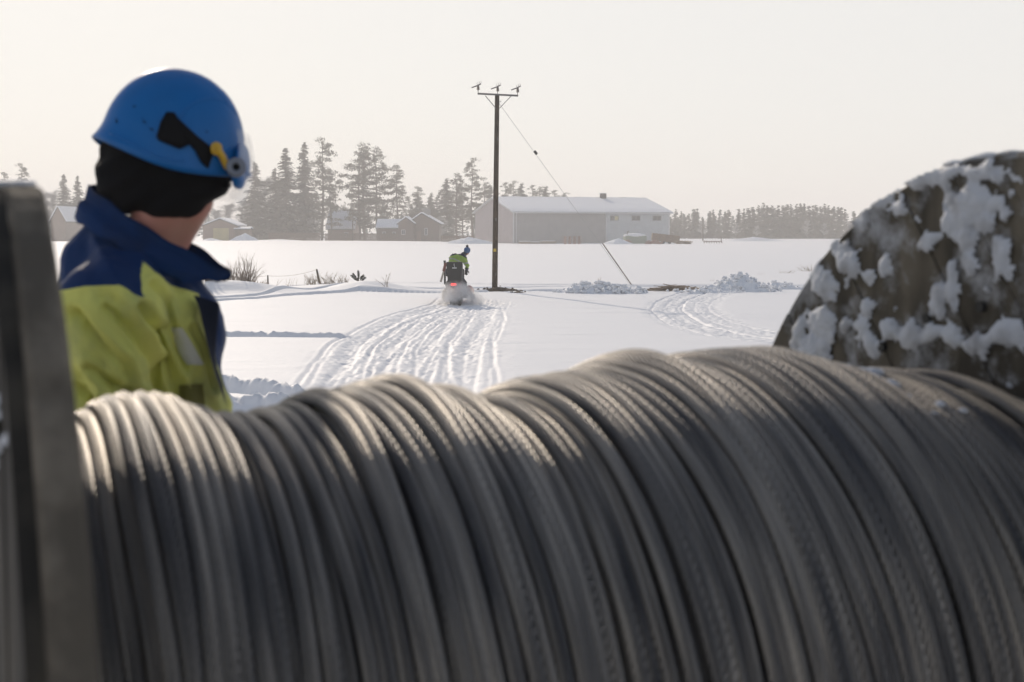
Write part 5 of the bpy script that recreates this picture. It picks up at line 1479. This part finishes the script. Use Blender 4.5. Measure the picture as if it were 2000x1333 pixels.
for sg, yy in ((-1, WY + .0), (1, WY + .24)):
    hp = Vector((pel.x, yy, pel.z)); kn = Vector((pel.x + .03, yy, gnd + .50)); an = Vector((pel.x - .02, yy, gnd + .09))
    mb.cap(hp, kn, .092, .062); mb.cap(kn, an, .058, .042); mb.cap(an, an + Vector((.16, .02, -.04)), .045, .035)
body = remesh(mb, .0085, 4, "worker_body")
set_co(body, get_co(body) - np.array(wk))
worker = obj("person", body, M_SKIN, None, wk)
tag(worker, "worker in a blue helmet and yellow and blue jacket, looking away over the field", "person")
def wobj(name, me, m, label=None, parent=None):
    set_co(me, get_co(me) - np.array(wk)); o = obj(name, me, m, parent or worker)
    if label: o["label"] = label
    return o
# black knitted neck gaiter and liner under the helmet
mb = MB(); M4 = hR.to_4x4()
c0 = W(318, 330, WY + .01)
mb.ball(W(322, 305, WY + .02), (.150, .108, .125), 24, 16, Matrix.Rotation(math.radians(-25), 4, 'Z'))
mb.ball(W(285, 345, WY + .0), (.108, .100, .090), 20, 14)
mb.ball(W(338, 352, WY + .0), (.112, .092, .088), 20, 14)
mb.ball(W(390, 345, WY + .03), (.072, .075, .055), 16, 12)
mb.ball(W(228, 318, WY + .03), (.045, .07, .05), 14, 10)
mb.cap(W(255, 372, WY), W(345, 380, WY), .055, .056); mb.cap(W(250, 379, WY - .03), W(330, 391, WY - .035), .042, .043); mb.cap(W(330, 391, WY - .035), W(385, 373, WY - .03), .043, .040); mb.cap(W(385, 373, WY - .03), W(412, 352, WY - .01), .040, .030); mb.cap(W(345, 380, WY), W(392, 362, WY + .02), .054, .045)
gm = remesh(mb, .006, 6, "hood"); c_ = get_co(gm); nn = get_no(gm)
c_ = c_ + nn * (.0035 * np.sin(c_[:, 2:3] * 120 + 6 * np.sin(c_[:, 0:1] * 12)) + .004 * np.sin(c_[:, 2:3] * 60 + c_[:, 0:1] * 25)); set_co(gm, c_)
wobj("neck_gaiter", gm, mat("black_knit", (.008, .008, .009), .95, bump=(160, .5, .002), spec=.1))
# helmet
def helmet():
    na, nr = 96, 26; vs = []; fs = []
    for j in range(nr + 1):
        t = j / nr
        for i in range(na):
            a = 2 * math.pi * i / na; ca, sa = math.cos(a), math.sin(a)         # a = 0 is the front
            # depth of the rim below the centre, by direction
            front = max(0, ca); back = max(0, -ca); side = abs(sa)
            zr = -.074 * side ** 1.7 - .040 * front ** 2 - .034 * back ** 2
            zr += -.020 * math.exp(-((a - math.pi) / .5) ** 2) * 0
            zt = .150
            # profile from crown (t=0) to rim (t=1)
            th = t * math.pi / 2
            z = zr + (zt - zr) * math.cos(th) ** .95
            rr = math.sin(th) ** .92
            rx = .155 if ca > 0 else .158; ry = .122
            rad = rr * (rx * ry) / math.sqrt((ry * ca) ** 2 + (rx * sa) ** 2)
            flare = max(0, t - .86) / .14
            rad += flare ** 2 * (.020 * front ** 3 + .012 * back ** 2 + .003)
            x, y = rad * ca, rad * sa
            # raised spine and side ribs
            rid = math.exp(-(y / .035) ** 4) * .0045 * (1 - sstep(.75, .95, t)); z += rid
            rib = .0035 * sstep(.34, .37, t + .10 * abs(sa)) * sstep(.05, .12, ca)
            vs.append((x * (1 + rib * 6), y * (1 + rib * 6), z))
    for j in range(nr):
        for i in range(na):
            i2 = (i + 1) % na
            fs.append((j * na + i, (j + 1) * na + i, (j + 1) * na + i2, j * na + i2))
    mb = MB(); mb.v = vs; mb.f = fs; return mb
hp_c = W(341, 273, WY + .0)
hf = Vector((.90, .36, -.21)).normalized(); hu = Vector((.21, .08, 1)); hu = (hu - hf * hu.dot(hf)).normalized(); hl = hu.cross(hf)
HM = Matrix.Translation(hp_c) @ Matrix((hf, hl, hu)).transposed().to_4x4()
hb = helmet(); hb.v = [tuple(HM @ Vector(v)) for v in hb.v]
M_HELM = mat("blue_helmet", (.001, .115, .36), .42, spec=.3, var=(5, (.002, .085, .26), .45, .7), bump=(30, .04, .002))
hme = hb.mesh("helmet", True); ho_ = wobj("helmet", hme, M_HELM)
so = ho_.modifiers.new("s", 'SOLIDIFY'); so.thickness = .004; so.offset = -1
def hp(x, y, z): return HM @ Vector((x, y, z))
# point on the near (camera) side of the shell under a picture pixel
dgh = bpy.context.evaluated_depsgraph_get()
_bv = BVHTree.FromPolygons([HM.inverted() @ (Vector(v)) for v in hb.v], hb.f)
def on_helmet(px, py, off=.002):
    o = HM.inverted() @ Vector((0, 0, CAMZ)); d = (HM.inverted() @ P(px, py, 5) - o).normalized()
    h, nn, i, dd = _bv.ray_cast(o, d)
    if h is None: return P(px, py, WY - .1), Vector((0, -1, 0))
    if nn.dot(d) > 0: nn = -nn
    q = HM @ (h + nn * off); return q, (HM.to_3x3() @ nn).normalized()
def patch(poly, off, th, nsub=5):
    """thin panel lying on the shell over a picture polygon (fan of four-sided strips between two edges)"""
    A_, B_ = poly; mb = MB(); n = len(A_); vs = []
    for i in range(n):
        for j in range(nsub + 1):
            t = j / nsub; q, nn = on_helmet(A_[i][0] * (1 - t) + B_[i][0] * t, A_[i][1] * (1 - t) + B_[i][1] * t, off + th); vs.append(q)
    for i in range(n):
        for j in range(nsub + 1):
            t = j / nsub; q, nn = on_helmet(A_[i][0] * (1 - t) + B_[i][0] * t, A_[i][1] * (1 - t) + B_[i][1] * t, off); vs.append(q)
    m = n * (nsub + 1); fs = []
    for i in range(n - 1):
        for j in range(nsub):
            k = i * (nsub + 1) + j; f = (k, k + 1, k + nsub + 2, k + nsub + 1); fs.append(f); fs.append(tuple(m + q for q in reversed(f)))
    ring = [i * (nsub + 1) for i in range(n)] + [(n - 1) * (nsub + 1) + j for j in range(1, nsub + 1)] + [i * (nsub + 1) + nsub for i in range(n - 2, -1, -1)] + [j for j in range(nsub - 1, 0, -1)]
    for a, b in zip(ring, ring[1:] + ring[:1]): fs.append((a, b, m + b, m + a))
    mb.v = [tuple(v) for v in vs]; mb.f = fs; return mb
M_BLKR = mat("black_clip", (.004, .004, .005), .7, spec=.15)
wobj("earmuff_slot", patch(([(325, 221), (314, 240), (306, 268), (310, 275)], [(340, 222), (352, 242), (372, 282), (350, 292)]), .001, .006).mesh("clip", True), M_BLKR, "black clip plate on the side of the helmet", ho_)
wobj("lamp_strap", patch(([(336, 222), (360, 245), (385, 268), (405, 284), (415, 296)], [(345, 250), (362, 275), (380, 295), (392, 318), (405, 330)]), .002, .004).mesh("strap", True), M_BLKR, "black strap crossing the helmet side", ho_)
mb = MB(); pts = []
for px, py in ((413, 284), (420, 296), (428, 308), (434, 322), (438, 333)):
    q, nn = on_helmet(min(px, 440), py, .012); pts.append(q)
mb.tube(pts, [.008, .009, .008, .008, .006], 8)
ring = [on_helmet(416 + 8 * math.cos(a), 292 + 10 * math.sin(a), .014)[0] for a in np.linspace(0, 6.28, 11)]
mb.tube(ring, .004, 6, False)
wobj("yellow_hook", mb.mesh("hook", True), mat("yellow_plastic", (.55, .33, .02), .4), "small yellow hook on the helmet strap", ho_)
for arc in ([(350, 236), (360, 219), (374, 205), (392, 196), (412, 192), (434, 197), (452, 210), (466, 230)], [(352, 148), (374, 150), (396, 158), (418, 172), (438, 192), (452, 214)], [(440, 300), (452, 290), (466, 286)], [(214, 262), (232, 268), (262, 282), (300, 304), (336, 316), (372, 314)]):
    pts = []
    for (x0, y0), (x1, y1) in zip(arc[:-1], arc[1:]):
        for t in (0, .33, .66): pts.append(on_helmet(x0 + (x1 - x0) * t, y0 + (y1 - y0) * t, -.0005)[0])
    mb = MB(); mb.tube(pts, .0024, 8); wobj("moulded_rib", mb.mesh("rib", True), M_HELM, None, ho_)
for (px, py, r_) in ((228, 236, 4), (283, 238, 5), (296, 252, 3), (262, 208, 3), (404, 258, 3)):
    q, nn_ = on_helmet(px, py, .0004); mb = MB(); a_v = nn_.orthogonal().normalized(); b_v = nn_.cross(a_v)
    for k in range(5): mb.cap(q + a_v * random.uniform(-1, 1) * r_ * .001 * .8, q + a_v * random.uniform(-1, 1) * r_ * .0012 + b_v * random.uniform(-1, 1) * r_ * .002, .0009, .0005, 6)
    tag(wobj("scuff_mark", mb.mesh("scuff", True), M_BLKR, None, ho_), kind="stuff")
# visor hinge and clear visor
def disc_ring(c, nrm, r0, r1, th):
    mb = MB(); nrm = nrm.normalized(); a = nrm.orthogonal().normalized(); b = nrm.cross(a); n = 24; vs = []
    for (r, d) in ((r0, 0), (r0, th), (r1, th), (r1, 0)):
        for k in range(n): vs.append(c + (a * math.cos(6.2832 * k / n) + b * math.sin(6.2832 * k / n)) * r + nrm * d)
    fs = []
    for j in range(4):
        for k in range(n): fs.append((j * n + k, ((j + 1) % 4) * n + k, ((j + 1) % 4) * n + (k + 1) % n, j * n + (k + 1) % n))
    mb.add(vs, fs); return mb
cq = W(461, 328, WY - .078); nq = Vector((.25, -1, .1)).normalized()
wobj("visor_hinge", disc_ring(cq, nq, .008, .021, .012).mesh("hinge", True), mat("grey_hinge", (.16, .18, .22), .4), "round grey visor hinge", ho_)
mb = MB(); mb.tube([cq - nq * .03, cq + nq * .004], .010, 14)
mb.box(tuple(W(440, 345, WY + .0)), (.05, .06, .05), bev=.015)
wobj("hinge_block", mb.mesh("hinge_block"), M_BLKR, None, ho_)
# front drop piece of the shell around the hinge
mb = MB()
mb.ball(W(466, 350, WY - .03), (.014, .04, .024), 16, 12)
mb.ball(W(474, 318, WY + .02), (.012, .07, .045), 16, 12)
wobj("brow_shield", remesh(mb, .004, 4, "brow"), M_HELM, "blue brow piece that carries the visor", ho_)
mb = MB(); vs = []; n1, n2 = 22, 16
for i in range(n1 + 1):
    for j in range(n2 + 1):
        a = math.radians(-46 + 92 * i / n1); t = j / n2
        r = .174 + .012 * math.sin(math.pi * t)
        z = .045 - .150 * t
        vs.append(tuple(hp(r * math.cos(a) * (1 - .10 * (1 - t) ** 2) + .002, .80 * r * math.sin(a), z)))
fs = [(i * (n2 + 1) + j, (i + 1) * (n2 + 1) + j, (i + 1) * (n2 + 1) + j + 1, i * (n2 + 1) + j + 1) for i in range(n1) for j in range(n2)]
mb.v = vs; mb.f = fs
mv = bpy.data.materials.new("clear_visor"); mv.use_nodes = True; n = mv.node_tree.nodes; l = mv.node_tree.links; n.clear()
o_ = n.new("ShaderNodeOutputMaterial"); mx = n.new("ShaderNodeMixShader"); tr = n.new("ShaderNodeBsdfTransparent"); gl = n.new("ShaderNodeBsdfGlossy"); fr = n.new("ShaderNodeFresnel"); df = n.new("ShaderNodeBsdfTranslucent"); mx2 = n.new("ShaderNodeMixShader")
fr.inputs[0].default_value = 1.22; gl.inputs["Roughness"].default_value = .12; df.inputs[0].default_value = (.8, .8, .8, 1); tr.inputs[0].default_value = (.96, .96, .96, 1)
mx.inputs[0].default_value = .13; l.new(tr.outputs[0], mx.inputs[1]); l.new(gl.outputs[0], mx.inputs[2]); mx2.inputs[0].default_value = .07; l.new(mx.outputs[0], mx2.inputs[1]); l.new(df.outputs[0], mx2.inputs[2]); l.new(mx2.outputs[0], o_.inputs[0])
wobj("visor", mb.mesh("visor", True), mv, "clear curved visor pushed up in front of the brow", ho_)

# jacket
mb = MB()
mb.cap(W(262, 520, WY + .04), W(290, 650, WY + .08), .120, .165)
mb.cap(W(290, 650, WY + .08), W(292, 860, WY + .08), .165, .165)
mb.cap(W(292, 860, WY + .08), W(290, 1110, WY + .1), .165, .175)
mb.cap(W(196, 505, WY + .06), W(205, 700, WY + .08), .085, .10)          # upper back
mb.cap(W(262, 545, WY + .04), shn, .12, .098)
mb.cap(W(262, 545, WY + .04), shf, .12, .095)
mb.cap(shn, W(210, 850, WY - .13), .100, .090); mb.cap(W(210, 850, WY - .13), han.lerp(eln, .12), .090, .065)
mb.cap(shf, elf, .095, .085); mb.cap(elf, haf.lerp(elf, .1), .085, .06)
mb.cap(W(335, 615, WY + .0), W(368, 760, WY + .06), .072, .085)          # open jacket front
mb.cap(W(368, 760, WY + .06), W(372, 900, WY + .06), .085, .09)
jm = remesh(mb, .0060, 12, "jacket"); c_ = get_co(jm).astype(float); nn = get_no(jm)
px_ = 1000 + c_[:, 0] / c_[:, 1] * F; py_ = HOR - (c_[:, 2] - CAMZ) / c_[:, 1] * F
# folds: drawn-out creases falling from the shoulder and across the arm
f1 = fbm((px_ + .55 * py_) / 95., (py_ - .5 * px_) / 330., 5, 3)
f2 = fbm((px_ - .2 * py_) / 48., (py_ + .4 * px_) / 200., 9, 3)
def crease(pts, w, d):
    global c_
    best = np.full(len(px_), 1e9)
    for (x0, y0), (x1, y1) in zip(pts[:-1], pts[1:]):
        vx, vy = x1 - x0, y1 - y0; t = np.clip(((px_ - x0) * vx + (py_ - y0) * vy) / (vx * vx + vy * vy), 0, 1)
        best = np.minimum(best, np.hypot(px_ - x0 - t * vx, py_ - y0 - t * vy))
    near = c_[:, 1] < WY + .08
    c_ = c_ - nn * ((d * np.exp(-(best / w) ** 2) - .5 * d * np.exp(-((best - 1.9 * w) / w) ** 2)) * near)[:, None]
crease([(268, 600), (296, 650), (322, 705), (338, 760), (346, 840)], 8, .026)
crease([(145, 612), (190, 665), (238, 712), (262, 790)], 9, .016)
crease([(168, 720), (215, 752), (262, 772), (300, 830)], 8, .018)
crease([(205, 600), (252, 640), (286, 700), (300, 770)], 7, .014)
crease([(296, 560), (322, 600), (338, 650), (352, 720)], 8, .014)
crease([(130, 760), (180, 790), (240, 800)], 8, .014)
calm = .35 + .65 * sstep(545, 590, py_)
crease([(370, 640), (392, 690), (408, 760)], 6, .010)
f3 = np.abs(fbm((px_ * .9 - .45 * py_) / 70., (py_ * .9 + .45 * px_) / 260., 15, 2))
c_ = c_ + nn * (calm * (.040 * f1 + .026 * f2 + .09 * (.15 - f3)))[:, None]
set_co(jm, c_)
seam = np.interp(px_, [60, 100, 130, 165, 200, 232, 250, 262, 270, 274, 276, 300, 330, 375, 430], [585, 578, 568, 558, 553, 558, 568, 579, 588, 560, 512, 535, 558, 575, 592])
n1_ = (seam - py_) / 20
front = (px_ - np.interp(py_, [560, 575, 650, 700, 740, 800, 900], [372, 382, 399, 414, 427, 446, 470])) / 20
navy = np.maximum(n1_, front) + .04 * fbm(px_ / 25, py_ / 25, 4)
attr(jm, "navy", navy)
M_JACK = jacket_mat("yellow_jacket", (.66, .66, .17), (.004, .026, .10), None, 1)
M_NAVY = mat("navy_cloth", (.003, .026, .10), .8, bump=(22, .4, .006), var=(8, (.006, .016, .05), .45, .65), spec=.2)
M_NAVY2 = mat("dark_navy_lining", (.006, .010, .022), .85, bump=(22, .4, .006), spec=.15)
jb = BVHTree.FromPolygons([Vector(v) for v in c_], [tuple(p.vertices) for p in jm.polygons])
jk = wobj("jacket", jm, M_JACK)
def drape(polyA, polyB, off, name, m, lab=None, nsub=8, th=.002):
    vs = []; n = len(polyA)
    for lay in (off + th, off):
        for i in range(n):
            for j in range(nsub + 1):
                t = j / nsub; px = polyA[i][0] * (1 - t) + polyB[i][0] * t; py = polyA[i][1] * (1 - t) + polyB[i][1] * t
                o = Vector((0, 0, CAMZ)); d = (P(px, py, 5) - o).normalized(); h, nn_, ii, dd = jb.ray_cast(o, d)
                if h is None: h = P(px, py, WY); nn_ = -d
                vs.append(h + nn_ * lay)
    m_ = n * (nsub + 1); fs = []
    for i in range(n - 1):
        for j in range(nsub):
            k = i * (nsub + 1) + j; f = (k, k + 1, k + nsub + 2, k + nsub + 1); fs.append(f); fs.append(tuple(m_ + q for q in reversed(f)))
    mb = MB(); mb.v = [tuple(v) for v in vs]; mb.f = fs
    return wobj(name, mb.mesh(name, True), m, lab, jk)
M_REFL = mat("reflective_tape", (.66, .66, .60), .5, bump=(25, .3, .004))
drape([(333, 640), (340, 665), (352, 690), (368, 712)], [(354, 640), (370, 662), (384, 686), (396, 712)], .002, "reflective_patch", M_REFL, "pale reflective patch on the chest")
drape([(352, 752), (352, 790), (356, 830)], [(396, 750), (398, 790), (402, 830)], .002, "pocket", mat("olive_pocket", (.16, .15, .03), .8), "dirty olive chest pocket")
# standing collar: slanting open band
mb = MB(); n = 60; hgt = []
cc = W(292, 455, WY + .03)
xa = Vector((262, 0, -160)).normalized()     # slant of the collar in the picture plane (x right, z down)
vs = []
def collar_pt(t, k):
    """t runs round the neck from the front gap over the near side, the nape and the far side; k 0 bottom .. 1 top"""
    st = 2 + 44 * (1 - k) ** 1.1; a = math.radians(-st - (360 - 2 * st) * t)            # start at the front, go round by the camera side
    ca, sa = math.cos(a), math.sin(a)
    frontness = max(0, ca) ** 4
    rx = (.142 + .010 * frontness) if k > .5 else .150
    ry = .098 if k > .5 else .118
    base = cc + Vector((ca * rx, sa * ry, 0))
    px0 = ca
    z = -px0 * rx * .60 - .012
    hh = .066 + .012 * max(0, -ca)
    p = base + Vector((0, 0, z)) + (Vector((.30, 0, 1)) * hh * (k - .55))
    if k > .5: p += Vector((.022, 0, -.018)) * frontness
    return p
rows = 7
for lay in (0, 1):
    for i in range(n + 1):
        t = i / n
        for j in range(rows + 1):
            k = j / rows; p = collar_pt(t, k)
            p = p.lerp(cc + Vector((0, 0, p.z - cc.z)), .02 * lay) if lay else p
            p += Vector((0, 0, .003 * math.sin(t * 60)))
            vs.append(p + (Vector((0, 0, 0)) if lay == 0 else Vector((0, 0, 0))))
m_ = (n + 1) * (rows + 1); fs = []
for i in range(n):
    for j in range(rows):
        k = i * (rows + 1) + j; f = (k, k + 1, k + rows + 2, k + rows + 1); fs.append(f); fs.append(tuple(m_ + q for q in reversed(f)))
for i in range(n):
    for j in (0, rows):
        k = i * (rows + 1) + j; fs.append((k, k + rows + 1, m_ + k + rows + 1, m_ + k))
for j in range(rows):
    for i in (0, n):
        k = i * (rows + 1) + j; fs.append((k, k + 1, m_ + k + 1, m_ + k))
mb.v = [tuple(v) for v in vs]; mb.f = fs
wobj("collar", mb.mesh("collar", True), M_NAVY, "blue standing collar open at the throat", jk)
# open front flap and zip edge
mb = MB()
fl = [((378, 576), (428, 592)), ((388, 600), (427, 622)), ((395, 630), (424, 650)), ((402, 660), (421, 690)), ((410, 695), (424, 720)), ((420, 730), (434, 748)), ((432, 765), (442, 792))]
vs = []
for lay in (0, .012):
    for a, b in fl:
        for j in range(5):
            t = j / 4; q = W(a[0] * (1 - t) + b[0] * t, a[1] * (1 - t) + b[1] * t, WY - .075 + .05 * t + lay); vs.append(tuple(q))
m_ = len(fl) * 5; fs = []
for i in range(len(fl) - 1):
    for j in range(4):
        k = i * 5 + j; f = (k, k + 1, k + 6, k + 5); fs.append(tuple(reversed(f))); fs.append(tuple(m_ + q for q in f))
for i in range(len(fl) - 1):
    for j in (0, 4):
        k = i * 5 + j; fs.append((k, k + 5, m_ + k + 5, m_ + k))
mb.v = vs; mb.f = fs; wobj("front_flap", mb.mesh("flap", True), M_NAVY2, "dark open front edge of the jacket", jk)
# trousers, boots, gloves
mb = MB()
for sg, yy in ((-1, WY + .0), (1, WY + .24)):
    hp_ = Vector((pel.x, yy, pel.z)); kn = Vector((pel.x + .03, yy, gnd + .50)); an = Vector((pel.x - .02, yy, gnd + .13)); mb.cap(hp_, kn, .125, .09); mb.cap(kn, an, .088, .075)
mb.cap(Vector((pel.x, WY, pel.z)), Vector((pel.x, WY + .24, pel.z)), .14, .14)
wobj("trousers", remesh(mb, .012, 5, "trousers"), M_NAVY)
for sg, yy in ((-1, WY + .0), (1, WY + .24)):
    an = Vector((pel.x - .02, yy, gnd + .09)); mb = MB(); mb.cap(an + Vector((0, 0, .1)), an - Vector((0, 0, .02)), .07, .062, 14); mb.cap(an - Vector((.03, 0, .04)), an + Vector((.17, .02, -.045)), .052, .045, 14)
    wobj("boot", remesh(mb, .008, 3, "boot"), M_BLK)
for h_, e_ in ((han, eln), (haf, elf)):
    mb = MB(); d_ = (h_ - e_).normalized(); hand(mb, h_, d_, (.6, .3, 0), 1.1, .35); mb.cap(h_ - d_ * .07, h_, .046, .040, 12)
    wobj("glove", remesh(mb, .005, 2, "glove"), mat("work_glove", (.05, .05, .05), .85))
